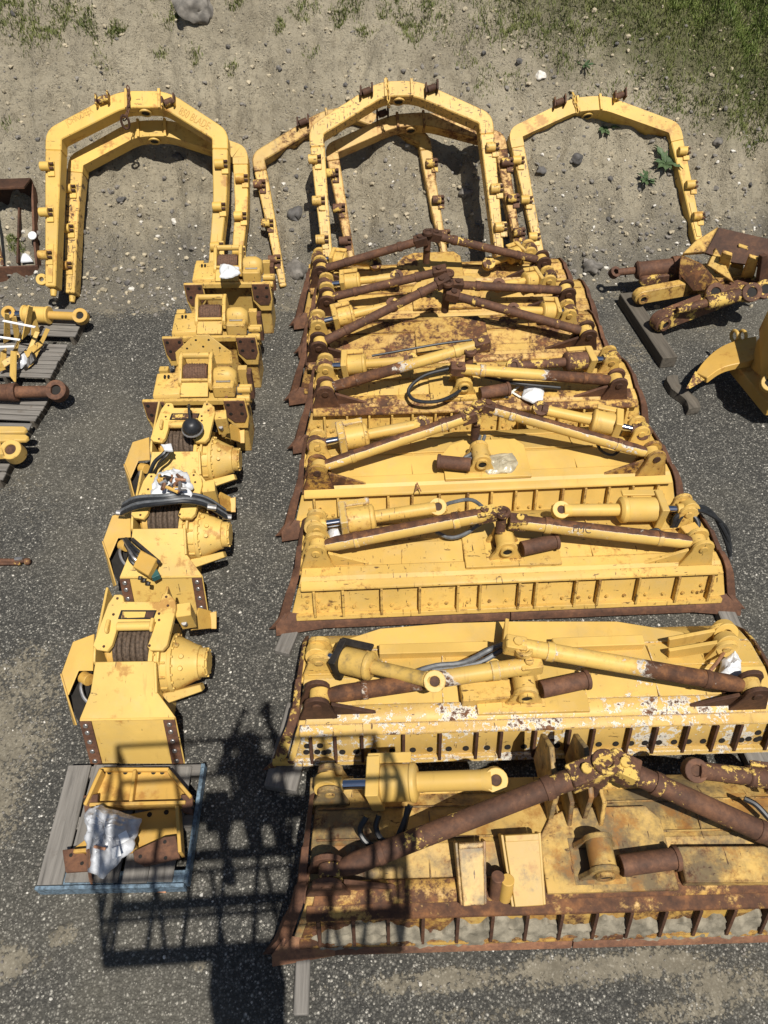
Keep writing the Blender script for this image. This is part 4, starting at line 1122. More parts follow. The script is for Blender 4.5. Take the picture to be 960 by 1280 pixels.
# ------------------------------------------------------------------ winches with cone gearbox
G_W = 'dozer winches standing in a column'
o0 = (at(114, 956) + at(232, 954)) / 2
W1 = thing('dozer_winch', 'nearest winch, cleanest pale yellow, standing at the edge of the front pallet', 'winch', o0, (0, 0, R(-2)), G_W)
PN = M['paint_new']
def build_winch(T):
    wp = lambda x, y, z: lpx(T, x, y, z=z)
    dn = lambda v, z=0.: Vector((v.x, v.y, z))
    fb = [wp(114, 955, .0), wp(232, 955, .0)]
    ft = [wp(99, 899, .46), wp(220.5, 897, .46)]
    md = [wp(113, 865, .58), wp(197, 865, .58)]; tp = [wp(119, 827, .71), wp(193, 826, .71)]
    m_ = MB(); bm = m_.bm
    def q(*p): m_.face([Vector(v) for v in p])
    yb = tp[0].y + .62
    bk = [Vector((tp[0].x, tp[0].y + .05, .38)), Vector((tp[1].x, tp[1].y + .05, .38))]
    rb = [Vector((tp[0].x, yb, .38)), Vector((tp[1].x, yb, .38))]
    q(fb[0], fb[1], ft[1], ft[0]); q(ft[0], ft[1], md[1], md[0]); q(md[0], md[1], tp[1], tp[0])
    q(fb[1], dn(md[1]), md[1], ft[1]); q(fb[0], ft[0], md[0], dn(md[0]))
    q(tp[0], tp[1], bk[1], bk[0]); q(bk[0], bk[1], rb[1], rb[0])
    q(dn(md[1]), dn(rb[1]), rb[1], bk[1], tp[1], md[1]); q(dn(md[0]), md[0], tp[0], bk[0], rb[0], dn(rb[0]))
    q(rb[0], rb[1], dn(rb[1]), dn(rb[0])); q(dn(rb[0]), dn(rb[1]), dn(md[1]), fb[1], fb[0], dn(md[0]))
    bmesh.ops.remove_doubles(bm, verts=bm.verts, dist=1e-4)
    body = m_.build('housing', PN, T, .006, 25)
    MB().bar(ft[0] + Vector((.01, -.008, .003)), ft[1] + Vector((-.01, -.008, .003)), .016, .014).build('fold_lip', PN, body, .003)
    fn = (fb[1] - fb[0]).cross(ft[0] - fb[0]).normalized()
    if fn.y > 0: fn = -fn
    P_ = lambda u, v: (fb[0].lerp(fb[1], u)).lerp(ft[0].lerp(ft[1], u), v)
    for u0, u1 in ((.005, .125), (.865, .985)):
        st = MB().plate([P_(a, b) + fn * .004 for a, b in ((u0, .02), (u1, .02), (u1, .97), (u0, .97))], fn * .012).build('mounting_strip', RU, T, .002)
        for v in (.12, .34, .55, .75, .90):
            c = P_((u0 + u1) / 2, v); MB().cyl(c + fn * .012, c + fn * .030, .020, 10).build('bolt', M['steel'], st, .003)
    # side walls around the drum
    for s_, a, b_ in ((-1, (116, 811, .76), (119, 827, .71)), (1, (197, 772, .84), (194.5, 827, .72))):
        p, r = wp(*a), wp(*b_); k = Vector((.02 * s_, 0, 0)); top = Vector((r.x, yb, .84))
        MB().plate([r, Vector((r.x, p.y, p.z)), top, Vector((r.x, yb, .38)), Vector((r.x, r.y, .38))], k).build('side_wall', PN, T, .004)
    rw = wp(196, 866, .585); MB().bar(wp(194.5, 828, .715), rw, .02, .05).build('edge_bar', PN, T, .004)
    # drum and rope
    d0, d1 = wp(141, 808, .74), wp(191, 808, .74); cy, cz = (d0.y + d1.y) / 2 + .10, .74 - .155
    m_ = MB(); m_.cyl((d0.x - .09, cy, cz), (d1.x + .02, cy, cz), .12, 24); dr = m_.build('drum', M['paint_gold'], T, .004)
    m_ = MB(); n_ = 9; sp_ = (d1.x - d0.x) / n_
    for k in range(n_):
        m_.torus((d0.x + (k + .5) * sp_, cy, cz), (1, .06 * (k % 3 - 1), .03), .168 + .005 * (k % 2), sp_ * .56, 28, 8)
    m_.cyl((d0.x, cy, cz), (d1.x, cy, cz), .166, 26)
    m_.build('wire_rope', M['rope'], dr, 0, 60)
    MB().cyl((d0.x - .055, cy, cz), (d0.x - .004, cy, cz), .185, 28).build('drum_flange', M['paint_gold'], dr, .004)
    # fairlead: one flat H shaped frame
    zf = lambda y: .80 + (812 - y) / 68 * .13
    def fr(pts, dz=0.): return [wp(x, y, zf(y) + dz) for x, y in pts]
    F_ = MB().plate(fr([(116, 807), (121, 812), (134, 814), (140, 806), (145, 790), (147, 778), (195, 777), (189, 795), (184, 808), (188, 813), (203, 813), (209, 806), (220, 760), (219, 750), (211, 742), (203, 742), (200, 752), (155, 752), (154, 745), (151, 743), (143, 743), (135, 755)]), .05).build('fairlead_frame', PN, T, .005)
    MB().plate(fr([(152, 763), (196, 763), (192, 774), (148, 774)], .003), .01).build('fairlead_window_shade', M['hole'], F_, 0)  # black plate on the solid frame paints the shade of an opening
    MB().plate(fr([(154, 765), (183, 765), (181, 772), (152, 773)], .006), .01).build('seen_plate', M['rust_flake'], F_, 0)
    MB().plate(fr([(184, 765), (194, 765), (191, 773), (182, 772)], .006), .01).build('seen_plate', RD, F_, 0)
    a, b_ = wp(147, 783, zf(783)), wp(193, 782, zf(783)); MB().cyl(a, b_, .036, 16).build('roller', PN, F_, .004)
    for x, y in ((136, 784), (191, 782)):
        c = wp(x, y, zf(y)); m_ = MB(); m_.cyl(c + Vector((-.012, -.035, .02)), c + Vector((.012, -.035, .02)), .03, 12); m_.box(tuple(c + Vector((0, 0, .02))), (.026, .09, .06)); m_.build('roller_cap', PN, F_, .006)
    for x, y in ((130, 808), (187, 807), (142, 768), (199, 767), (208, 746), (147, 748), (210, 757), (199, 775)):
        c = wp(x, y, zf(y)); MB().cyl(c - Vector((0, 0, .01)), c + Vector((0, 0, .004)), .011, 8).build('bolt', M['rust_dark'], F_, 0)
    # guard on the left; black plate behind its edge paints the shaded pump recess
    gd = MB(); gd.plate([wp(*p) for p in ((118, 792, .62), (91, 802, .62), (77, 841, .55), (85, 869, .52), (98, 838, .60), (116, 838, .63))], .014)
    gd.plate([wp(77, 841, .55), wp(85, 869, .52), wp(97, 906, .30), wp(94, 906, .24)], .012)
    gd.build('side_guard', M['paint_gd'], T, .004)
    MB().plate([wp(99, 836, .45), wp(118, 836, .45), wp(114, 864, .44), wp(101, 904, .30), wp(86, 874, .40)], .03).build('pump_recess_shade', M['hole'], T, 0)
    m_ = MB(); m_.cyl(wp(104, 846, .50), wp(112, 850, .52), .05, 14); m_.build('pump_valve', M['paint_gold'], T, .003)
    MB().tube([wp(104, 848, .50), wp(101, 858, .50), wp(104, 870, .47), wp(110, 878, .44)], .014).build('pump_line', M['steel'], T, 0)
    # gearbox: axis across, wide flange tapering to the end cap
    g0 = wp(196.5, 829, .47); gy, gz = g0.y, g0.z
    gb = MB(); gb.lathe((g0.x, gy, gz), (1, .0, 0), [(0, .262), (.035, .262), (.036, .232), (.135, .224), (.136, .240), (.168, .240), (.169, .215), (.205, .205), (.325, .145), (.355, .138), (.356, .120), (.41, .120), (.411, .10), (.425, .10)], 36)
    g_ = gb.build('gearbox', PN, T, .003, 26)
    X = g0.x
    for k in range(12):
        an = math.pi * 2 * k / 12; cy_, cz_ = math.cos(an), math.sin(an)
        MB().bar((X + .04, gy + .230 * cy_, gz + .230 * cz_), (X + .125, gy + .228 * cy_, gz + .228 * cz_), .016, .022).build('fin', PN, g_, .002)
    for k in range(20):
        an = math.pi * 2 * k / 20
        MB().cyl((X + .165, gy + .228 * math.cos(an), gz + .228 * math.sin(an)), (X + .182, gy + .228 * math.cos(an), gz + .228 * math.sin(an)), .010, 6).build('bolt', PN, g_, 0)
    for k in range(24):
        an = math.pi * 2 * k / 24
        MB().cyl((X + .034, gy + .248 * math.cos(an), gz + .248 * math.sin(an)), (X + .048, gy + .248 * math.cos(an), gz + .248 * math.sin(an)), .009, 6).build('bolt', PN, g_, 0)
    for k in range(10):
        an = math.pi * 2 * k / 10
        MB().cyl((X + .41, gy + .110 * math.cos(an), gz + .110 * math.sin(an)), (X + .424, gy + .110 * math.cos(an), gz + .110 * math.sin(an)), .009, 6).build('bolt', PN, g_, 0)
    for dx, dy, dz in ((.19, .03, .20), (.235, -.05, .175), (.23, -.12, .13)):
        MB().cyl((X + dx, gy + dy, gz + dz), (X + dx + .01, gy + dy * 1.2, gz + dz + .03), .02, 8).build('plug', PN, g_, .003)
    a = [wp(200, 868, .40), wp(211, 879, .36), wp(253, 864, .42), wp(250, 856, .46)]
    MB().plate(a, .10).build('support_arm', PN, T, .006)
    # brackets and fittings behind the gearbox
    MB().plate([wp(226, 771, .62), wp(245, 768, .62), wp(246, 784, .60), wp(228, 787, .60)], .25).build('rear_bracket', PN, T, .005)
    c = wp(229, 775, .68); m_ = MB(); m_.cyl(c, c + Vector((0, -.02, .06)), .03, 12); m_.build('fitting', M['steel'], T, .004)
    c = wp(232, 780, .68); m_ = MB(); m_.cyl(c, c + Vector((0, -.02, .05)), .024, 12); m_.build('fitting', M['steel'], T, .004)
    MB().plate([wp(234, 772, .635), wp(244, 771, .635), wp(244, 782, .62), wp(235, 784, .62)], .02).build('cover_plate', M['rust_flake'], T, .003)
    sp = MB().plate([wp(262, 766, .36), wp(271, 764, .36), wp(271, 786, .28), wp(262, 786, .28)], .02).build('step_plate', M['paint_gold'], T, .003)
    MB().plate([wp(238, 788, .5), wp(247, 760, .5), wp(262, 764, .36), wp(262, 786, .30)], .02).build('step_bracket', M['paint_gold'], T, .003)
    for x, y in ((267, 769), (267, 782)):
        c = wp(x, y, .36 - (y - 766) / 20 * .08); MB().cyl(c - Vector((0, 0, .01)), c + Vector((0, -.004, .006)), .018, 10).build('bolt_hole', M['rust_dark'], sp, 0)
    MB().cyl(wp(222, 762, .55), wp(223, 772, .62), .06, 14).build('motor', M['dark'], T, .004)
M['rope'] = plain('rusty_wire_rope', (.085, .058, .038), .75, var=.45, scale=45, bump=.8)
M['paint_gd'] = paint('gold_guard_paint', base=(.60, .375, .10), thr=.80)
build_winch(W1)
# copies: second and third winch
cap = mat_of(W1) @ lpx(W1, 267, 832, z=.47) - Vector(W1.location)
def place_winch(px, py, rz, label):
    c = copy_tree(W1); p = at(px, py, .47) - cap
    c.location = (p.x, p.y, 0); c.rotation_euler = (0, 0, rz); c['label'] = label; return c
W2 = place_winch(293, 671, R(-2), 'second nearest winch, with grey hoses across its top and a valve block on its front')
W3 = place_winch(305, 577, R(-2), 'third nearest winch, with a black cap on its fairlead and a bag at its front')
# winch fittings on the second one
def thing_at(name, label, cat, px, py, z, group=None): return thing(name, label, cat, at(px, py, z), (0, 0, 0), group)
t = thing_at('hose_bundle', 'bundle of grey and black hoses lying across the second nearest winch', 'hoses', 220, 632, .92)
for k in range(4):
    MB().tube([lwt - Vector(t.location) for lwt in (at(152 + k, 642 - k * 4, .74), at(172, 634 - k * 4, .90), at(205, 629 - k * 3, .97 + .012 * k), at(235, 627 - k * 3, .96), at(258, 632 - k * 3, .86), at(284 - k, 647 - k * 3, .66))], .021).build('hose', M['hose_grey' if k % 2 else 'rubber'], t, 0)
for x, y, z in ((151, 641, .74), (284, 646, .66), (265, 634, .84)):
    p = at(x, y, z) - Vector(t.location); MB().cyl(p - Vector((.04, 0, -.01)), p + Vector((.04, 0, -.01)), .028, 10).build('fitting', M['steel'], t, .003)
t = thing_at('valve_block', 'yellow hydraulic valve block with black hoses hanging on the second winch front', 'valve block', 185, 706, .5)
lw2 = lambda x, y, z: at(x, y, z) - Vector(t.location)
MB().plate([lw2(*p) for p in ((180, 692, .60), (200, 703, .59), (189, 724, .55), (170, 713, .56))], .08).build('block', M['paint_gold'], t, .006)
for (x, y) in ((176, 720), (181, 723), (186, 727), (193, 718)):
    MB().cyl(lw2(x, y, .55), lw2(x - 1, y + 5, .53), .02, 8).build('spool', M['dark'], t, .002)
MB().box(tuple(lw2(194, 719, .54)), (.07, .08, .06), .5).build('connector', M['teal'], t, .004)
for k in range(4):
    MB().tube([lw2(184 - k * 4, 697 + k * 4, .60), lw2(172 - k * 3, 688 + k * 4, .64), lw2(160 + k, 676 + k * 5, .62), lw2(154, 664 + k * 4, .52)], .017).build('hose', M['rubber' if k != 2 else 'steel'], t, 0)
MB().bar(lw2(165, 674, .70), lw2(200, 704, .62), .03, .04).build('guard_bar', M['dark'], t, .003)
# bag of parts
bag('parts_bag', 'open white plastic bag full of small brown fittings between second and third winches', 'bag', [(196, 592), (216, 586), (234, 590), (241, 608), (238, 622), (216, 624), (190, 620), (190, 606)], .96, .07, M['white'], 21, .04)
t = thing_at('fittings', 'pile of small brown and yellow fittings inside the white bag', 'fittings', 214, 604, 1.04)
for k in range(22):
    x, y = rnd.uniform(200, 229), rnd.uniform(596, 613); p = at(x, y, 1.085) - Vector(t.location); a = rnd.random() * 6.3; d = Vector((math.cos(a), math.sin(a), .15)) * rnd.uniform(.025, .06)
    MB().cyl(p - d, p + d, rnd.uniform(.010, .02), 8).build('fitting', (M['copper'], M['dark'], M['paint_gold'], M['rust'], M['steel'])[k % 5], t, 0)
t = thing_at('rubber_cap', 'black rubber cap resting on the third winch fairlead', 'cap', 240, 533, .96)
MB().lathe((0, 0, -.03), (0, -.25, 1), [(0, .085), (.02, .098), (.06, .088), (.10, .06), (.115, .03)], 14).build('cap', M['rubber'], t, .003)
MB().tube([(0, 0, .06), (-.01, .08, .14), (-.03, .2, .10), (-.06, .26, .04)], .014).build('tail', M['rubber'], t, 0)
MB().torus((0, 0, -.03), (0, -.25, 1), .098, .010, 20, 6).build('rim', M['steel'], t, 0)
t = thing_at('hose_bundle', 'black hose and white tagged cable on the left of the third winch', 'hoses', 192, 580, .7)
lw2 = lambda x, y, z: at(x, y, z) - Vector(t.location)
MB().tube([lw2(212, 558, .86), lw2(205, 567, .84), lw2(194, 577, .78), lw2(188, 590, .68), lw2(184, 600, .5)], .02).build('hose', M['rubber'], t, 0)
MB().tube([lw2(216, 560, .86), lw2(208, 570, .84), lw2(199, 579, .78), lw2(194, 592, .68), lw2(190, 602, .5)], .014).build('hose', M['dark'], t, 0)
m_ = MB(); crumple(m_, [lw2(*p) for p in ((201, 556, .89), (214, 555, .89), (216, 563, .89), (206, 563, .89))], .02, 2, 4, .012); m_.build('tag', M['white'], t, 0)

# ------------------------------------------------------------------ winches with mounting pads (rear three)
def build_pad_winch(T):
    m_ = MB()
    m_.box((0, .52, .42), (.62, .80, .74)); m_.build('housing', M['paint_worn2'], T, .01)
    for s in (-1, 1):
        m_ = MB(); x = s * .42
        m_.plate([(x - .125, 0, .86), (x + .115, 0, .86), (x + .125, 0, .60), (x + s * .03 + .07, 0, .42), (x + s * .03 - .07, 0, .42), (x - .125 - .0, 0, .58)], Vector((0, .05, 0)))
        a = m_.build('mounting_leg', PW, T, .006)
        m_ = MB(); m_.plate([(x - .112, -.014, .85), (x + .105, -.014, .85), (x + .112, -.014, .62), (x + s * .02 + .055, -.014, .52), (x + s * .02 - .055, -.014, .52), (x - .112, -.014, .62)], Vector((0, .012, 0)))
        p = m_.build('mounting_pad', RU, a, .003)
        for dx, z in ((-.07, .80), (.07, .80), (.06, .66), (-.06, .66)):
            MB().cyl((x + dx, -.020, z), (x + dx, -.012, z), .020, 10).build('bolt_hole', M['hole'], p, 0)
        MB().plate([(x - s * .10, .05, .84), (x - s * .10, .05, .45), (x - s * .16, .45, .20), (x - s * .16, .45, .80)], Vector((s * .03, 0, 0))).build('leg_web', M['rust_yel'], T, .004)
        MB().box((x, .30, .25), (.16, .50, .50)).build('foot', M['paint_far'], T, .008)
    MB().box((0, .02, .83), (.62, .06, .07)).build('front_beam', PW, T, .006)
    # left cover
    m_ = MB(); m_.plate([(-.44, .08, .83), (-.155, .08, .83), (-.155, .10, .90), (-.44, .10, .88)], Vector((0, .42, .05))); m_.build('cover', PW, T, .008)
    for x, y, z in ((-.34, .40, .955), (-.30, .40, .955), (-.34, .43, .955), (-.30, .43, .955)):
        MB().cyl((x, y, z - .02), (x, y, z + .003), .012, 8).build('bolt_hole', M['hole'], T, 0)
    m_ = MB(); m_.plate([(-.15, .07, .87), (.14, .07, .87), (.14, .30, .98), (-.15, .30, .98)], .03); m_.build('throat_plate', PW, T, .006)
    m_ = MB(); m_.cyl((-.13, .47, .92), (.12, .47, .92), .14, 22); dr = m_.build('drum', RU, T, .003)
    m_ = MB()
    for k in range(8): m_.torus((-.10 + k * .027, .47, .92), (1, 0, 0), .142, .0155, 24, 6)
    m_.build('wire_rope', M['rope_red'], dr, 0, 60)
    for x in (-.175, .14):
        m_ = MB(); m_.plate([(x, .22, .86), (x, .22, .98), (x, .55, 1.14), (x, .68, 1.14), (x, .74, .80)], Vector((.04, 0, 0))); m_.build('side_arm', PW, T, .006)
    MB().cyl((-.14, .64, 1.11), (.14, .64, 1.11), .040, 14).build('roller', PW, T, .003)
    MB().cyl((-.14, .26, .99), (.14, .26, .99), .022, 12).build('tie_rod', PW, T, .003)
    m_ = MB(); m_.box((.30, .34, .88), (.22, .40, .16)); m_.lathe((.19, .40, .92), (1, 0, 0), [(0, .13), (.06, .15), (.16, .15), (.20, .13), (.24, .09)], 22); m_.build('gear_case', PW, T, .012)
    MB().box((.30, .26, .972), (.15, .05, .012)).build('name_plate', M['steel'], T, .002)
    for y, z, r in ((.20, .74, .05), (.34, .78, .045), (.48, .72, .05)):
        MB().cyl((.42, y, z), (.56, y, z), r, 12).build('valve', PW, T, .004)
    m_ = MB()
    sh = [(-.30, .93, .80), (.32, .93, .80), (.32, .93, .95), (.24, .93, 1.02), (.10, .93, 1.16), (-.06, .93, 1.16), (-.22, .93, 1.02), (-.30, .93, .95)]
    m_.plate([(x, y + (z - .8) * .35, z) for x, y, z in sh], Vector((0, .03, -.01))); rp = m_.build('rear_plate', PW, T, .006)
    for x, z in ((-.16, 1.0), (-.05, 1.10), (.09, 1.10), (.20, 1.0), (.02, 1.02)):
        MB().cyl((x, .925 + (z - .8) * .35, z), (x, .94 + (z - .8) * .35, z), .013, 8).build('bolt_hole', M['hole'], rp, 0)
    for x in (-.44, .43):
        MB().box((x, .86, .52), (.10, .10, .55)).build('rear_post', PW, T, .006)
    MB().box((.50, .84, .55), (.05, .14, .40)).build('rear_pad', RU, T, .004)
M['paint_worn2'] = M['paint_far']; M['rope_red'] = plain('reddish_wire_rope', (.11, .058, .034), .8, var=.4, scale=45, bump=.6)
q = at(243, 503, .75)
W4 = thing('pad_winch', 'fourth winch from the front, with two brown mounting pads and a reddish rope drum', 'winch', (q.x, q.y, 0), (0, 0, R(-2)), G_W)
W4.scale = (1, .74, .90)
build_pad_winch(W4)
for px, py, lab, s in ((262, 424, 'fifth winch from the front, brown pads facing forward below a bare rope drum', 1), (284, 357, 'farthest winch, at the foot of the left pair of leaning frames', 1)):
    q = at(px, py, .75); c = copy_tree(W4); c.location = (q.x, q.y, 0); c['label'] = lab; c.rotation_euler = (0, 0, R(-2))
    for ch in list(c.children):
        if ch.name.startswith('rear_plate'):
            for g_ in list(ch.children): bpy.data.objects.remove(g_)
            bpy.data.objects.remove(ch)
bag('plastic_sheet', 'white crumpled plastic on top of the farthest winch below the frame leg', 'plastic sheet', [(275, 331), (298, 334), (300, 342), (289, 347), (275, 346)], .98, .06, M['white'], 31, .03)

# ------------------------------------------------------------------ front pallet with brackets and bag
pc = (at(40, 1106, .12) + at(232, 1102, .12) + at(92, 958, .12) + at(250, 956, .12)) / 4
a_ = at(40, 1106, .12); b_ = at(232, 1102, .12); rzp = math.atan2((b_ - a_).y, (b_ - a_).x)
PA = thing('pallet', 'weathered pallet with faded blue edges, nearest of all', 'pallet', (pc.x, pc.y, 0), (0, 0, rzp), 'wooden pallets under parts')
hw, hd = 1.05 / 2, .87 / 2
for k, x in enumerate((-.43, -.235, -.03, .165, .355)):
    MB().box((x, rnd.uniform(-.012, .012), .125 + rnd.uniform(-.004, .004)), (.178, 2 * hd - rnd.uniform(0, .03), .022), rnd.uniform(-.02, .02)).build('deck_board', M['wood_y'], PA, .004)
for y in (-hd + .045, 0, hd - .045):
    MB().box((0, y, .064), (2 * hw, .09, .098)).build('stringer', M['blue'] if y < -.1 else M['wood_x'], PA, .004)
MB().box((hw - .012 + .02, 0, .075), (.03, 2 * hd, .10)).build('edge_board', M['blue'], PA, .003)
MB().box((-.0, -hd - .016, .07), (2 * hw, .025, .13)).build('edge_board', M['blue'], PA, .003)
def bracket_thing(label, pts_web, z, flange, pads, mat, holes):
    c = at(*pts_web[0], z)
    t = thing('mounting_bracket', label, 'steel bracket', c, (0, 0, 0), 'brackets on the front pallet')
    w = lambda x, y, zz: at(x, y, zz) - c
    MB().plate([w(x, y, z) for x, y in pts_web], Vector((0, 0, -.025))).build('web', mat, t, .004)
    for (p0, p1, hgt) in flange:
        u = w(*p0, z + hgt); v = w(*p1, z + hgt); MB().plate([u, v, v - Vector((0, 0, hgt + .02)), u - Vector((0, 0, hgt + .02))], .025).build('flange', mat, t, .004)
    for pts, zz in pads:
        pd_ = MB().plate([w(x, y, zz) for x, y in pts], Vector((0, 0, -.03))).build('mounting_pad', M['rust'], t, .004)
        c_ = sum((w(x, y, zz) for x, y in pts), Vector()) / len(pts)
        for dx, dy in ((-.045, .03), (.045, -.03)) if len(pts) < 6 else ((-.10, -.03), (.06, .06), (.08, -.05)):
            MB().cyl(c_ + Vector((dx, dy, -.005)), c_ + Vector((dx, dy, .003)), .013, 10).build('bolt_hole', M['hole'], pd_, 0)
    for x, y in holes:
        p = w(x, y, z + .003); MB().cyl(p - Vector((0, 0, .01)), p + Vector((0, 0, .002)), .018, 12).build('bolt_hole', M['hole'], t, 0)
    return t
bracket_thing('upper yellow bracket on the front pallet, with a centre rib and row of holes', [(104, 1004), (124, 960), (212, 960), (240, 994), (232, 1000), (165, 1002)], .20,
              [((104, 1005), (124, 961), .10), ((212, 961), (240, 994), .10), ((112, 1003), (232, 1000), .09), ((161, 1002), (166, 962), .07), ((126, 959), (211, 959), .04)],
              [([(104, 994), (123, 992), (121, 1012), (106, 1016)], .27), ([(226, 993), (241, 993), (241, 1018), (228, 1014)], .27)], M['paint_gold'], [(130, 965), (137, 965), (157, 965), (174, 965), (192, 965), (203, 965)])
bracket_thing('lower yellow bracket on the front pallet, partly under the plastic bag', [(92, 1060), (108, 1048), (160, 1018), (220, 1006), (226, 1060), (205, 1058), (190, 1062), (130, 1070)], .19,
              [((92, 1061), (170, 1054), .09), ((223, 1006), (227, 1064), .11)],
              [([(78, 1062), (95, 1060), (112, 1070), (112, 1088), (82, 1090)], .25), ([(166, 1064), (205, 1046), (220, 1044), (225, 1072), (180, 1082), (168, 1076)], .27)], M['paint_gold'], [(187, 1018), (208, 1015)])
bg = bag('plastic_bag', 'cloudy white plastic bag of parts slumped on the front pallet brackets', 'bag', [(112, 1010), (125, 1006), (150, 1014), (176, 1024), (172, 1036), (164, 1064), (150, 1076), (128, 1098), (112, 1090), (107, 1050), (105, 1022)], .34, .12, M['whitegrey'], 41, .055)
for (x, y, a) in ((155, 1046, .2), (145, 1065, 0)):
    p = at(x, y, .46); o = MB().box((0, 0, 0), (.06, .065, .003), .3).build('label_paper', M['paper'], None, 0); o.parent = bg; o.location = p - Vector(bg.location) ; o.rotation_euler = (.25, .05, a)
t = thing('strap', 'orange tie strap hanging over the front edge of the pallet', 'strap', at(118, 1105, .05))
MB().tube([at(110, 1062, .47) - Vector(t.location), at(112, 1085, .36) - Vector(t.location), at(114, 1100, .15) - Vector(t.location), at(122, 1110, .02) - Vector(t.location), at(150, 1110, .015) - Vector(t.location), at(178, 1106, .015) - Vector(t.location), at(192, 1112, .012) - Vector(t.location), at(208, 1114, .012) - Vector(t.location)], .012).build('webbing', M['strap'], t, 0)
MB().tube([at(118, 1058, .49) - Vector(t.location), at(132, 1061, .49) - Vector(t.location)], .010).build('buckle_strap', M['strap'], t, 0)

# ------------------------------------------------------------------ left pallets and parts
def side_pallet(label, px_r0, px_r1, w, z, nb):
    """right edge from near pixel to far pixel; boards run across, leftwards"""
    a, b2 = at(*px_r0, z), at(*px_r1, z); d = b2 - a
    rz = math.atan2(-d.x, d.y)
    t = thing('pallet', label, 'pallet', ((a.x + b2.x) / 2, (a.y + b2.y) / 2, 0), (0, 0, rz), 'wooden pallets under parts')
    L = d.length
    for k in range(nb):
        y = -L / 2 + L * (k + .5) / nb
        MB().box((-w / 2 + rnd.uniform(-.012, .012), y, z - .012), (w, L / nb * .80, .022)).build('deck_board', M['wood_x'], t, .004)
    for x in (-.05, -w / 2, -w + .05):
        MB().box((x, 0, (z - .024) / 2), (.045, L * .98, z - .026)).build('stringer', M['wood_dark'], t, .003)
    return t
side_pallet('farthest left pallet, under a yellow cylinder', (93, 421), (113, 387), 1.15, .14, 5)
side_pallet('second farthest left pallet, slatted, under bent yellow plates', (62, 472), (85, 430), 1.15, .14, 8)
side_pallet('third left pallet, under the rusty cylinder', (44, 526), (66, 488), 1.15, .14, 6)
side_pallet('nearest left pallet, under yellow link arms', (2, 600), (40, 528), 1.15, .14, 7)
def loose_cyl(label, p0, p1, z, fat, thin, m1, m2, eye, bar=(.2, .55)):
    a, b2 = at(*p0, z), at(*p1, z); t = thing('hydraulic_cylinder', label, 'cylinder', (a.x, a.y, z - fat)); d = b2 - a; o = Vector((0, 0, fat)); L = d.length
    f = lambda s: o + d * s
    MB().lathe(f(bar[0]), d, [(0, fat * 1.12), (L * .03, fat * 1.12), (L * .031, fat), (L * (bar[1] - bar[0]) * .9, fat), (L * (bar[1] - bar[0]) * .91, fat * 1.1), (L * (bar[1] - bar[0]), fat * 1.1)]).build('barrel', m1, t, .004)
    MB().cyl(f(bar[1] - .02), f(.93), thin, 16).build('tube', m2, t, .003)
    MB().cyl(f(.02), f(bar[0] + .01), thin * .75, 14).build('piston_rod', M['chrome'] if m1 is not RU else RU, t, .003)
    e = MB(); e.ring(f(.97), (0, -.55, .83), eye, eye * .5, thin * 1.7); e.build('eye', m2, t, .004); MB().ring(f(0), (0, -.55, .83), eye * .9, eye * .45, thin * 1.7).build('eye', m2, t, .004)
    MB().cyl(f(.97) + Vector((0, .02, -.03)), f(.97) + Vector((0, -.012, .02)), eye * .49, 14).build('bore', M['hole'], t, 0)
    return t
loose_cyl('yellow hydraulic cylinder lying across the farthest left pallet', (12, 392), (104, 396), .26, .105, .055, P, M['paint_gold'], .10, (.2, .55))
loose_cyl('thick rusty hydraulic cylinder lying across the left pallets', (-60, 492), (76, 489), .28, .098, .07, RU, RU, .12, (-.1, .60))
t = thing('bent_plates', 'pile of bent yellow steel plates strapped on a left pallet', 'steel plates', at(25, 440, .14))
w = lambda x, y, z: at(x, y, z) - Vector(t.location)
for pts, th in (([(5, 430, .15), (14, 425, .15), (12, 393, .62), (6, 392, .62)], .02), ([(18, 425, .15), (26, 428, .15), (20, 396, .55), (14, 397, .55)], .02), ([(28, 425, .2), (38, 416, .2), (42, 384, .6), (36, 382, .62)], .02),
                ([(40, 420, .2), (50, 414, .2), (44, 388, .5), (40, 388, .5)], .02), ([(15, 440, .25), (26, 420, .45), (27, 408, .5), (20, 450, .2)], .03), ([(28, 452, .2), (34, 450, .2), (50, 415, .4), (44, 414, .42)], .025), ([(36, 460, .18), (42, 455, .18), (63, 412, .3), (58, 410, .34)], .025),
                ([(12, 470, .18), (18, 478, .18), (19, 440, .42), (13, 438, .45)], .03), ([(0, 465, .2), (8, 462, .2), (9, 435, .4), (2, 440, .4)], .03), ([(-20, 425, .2), (0, 420, .2), (0, 400, .5), (-20, 400, .5)], .03), ([(-25, 460, .2), (-2, 455, .2), (-4, 430, .4), (-25, 435, .4)], .03),
                ([(2, 452, .3), (24, 440, .35), (26, 447, .3), (6, 460, .25)], .02), ([(30, 440, .3), (50, 426, .3), (54, 432, .25), (34, 448, .25)], .02)):
    MB().plate([w(*p) for p in pts], th).build('plate', M['paint_old2'] if 'paint_old2' in M else M['paint_worn'], t, .004)
m_ = MB()
for a, b2 in (((4, 401, .66), (44, 409, .66)), ((-10, 420, .58), (25, 425, .55)), ((-10, 434, .5), (18, 433, .48))): m_.bar(w(*a), w(*b2), .03, .008)
m_.build('strap', M['paper'], t, 0)
m_ = MB(); crumple(m_, [w(*p) for p in ((20, 462, .2), (34, 455, .2), (44, 440, .22), (38, 436, .24), (24, 448, .22))], .05, 3, 5, .04); m_.build('plastic_scrap', M['whitegrey'], t, 0)
m_ = MB(); crumple(m_, [w(*p) for p in ((30, 462, .18), (44, 452, .2), (50, 432, .2), (40, 440, .22))], .06, 6, 5, .04); m_.build('dark_scrap', M['dark'], t, 0)
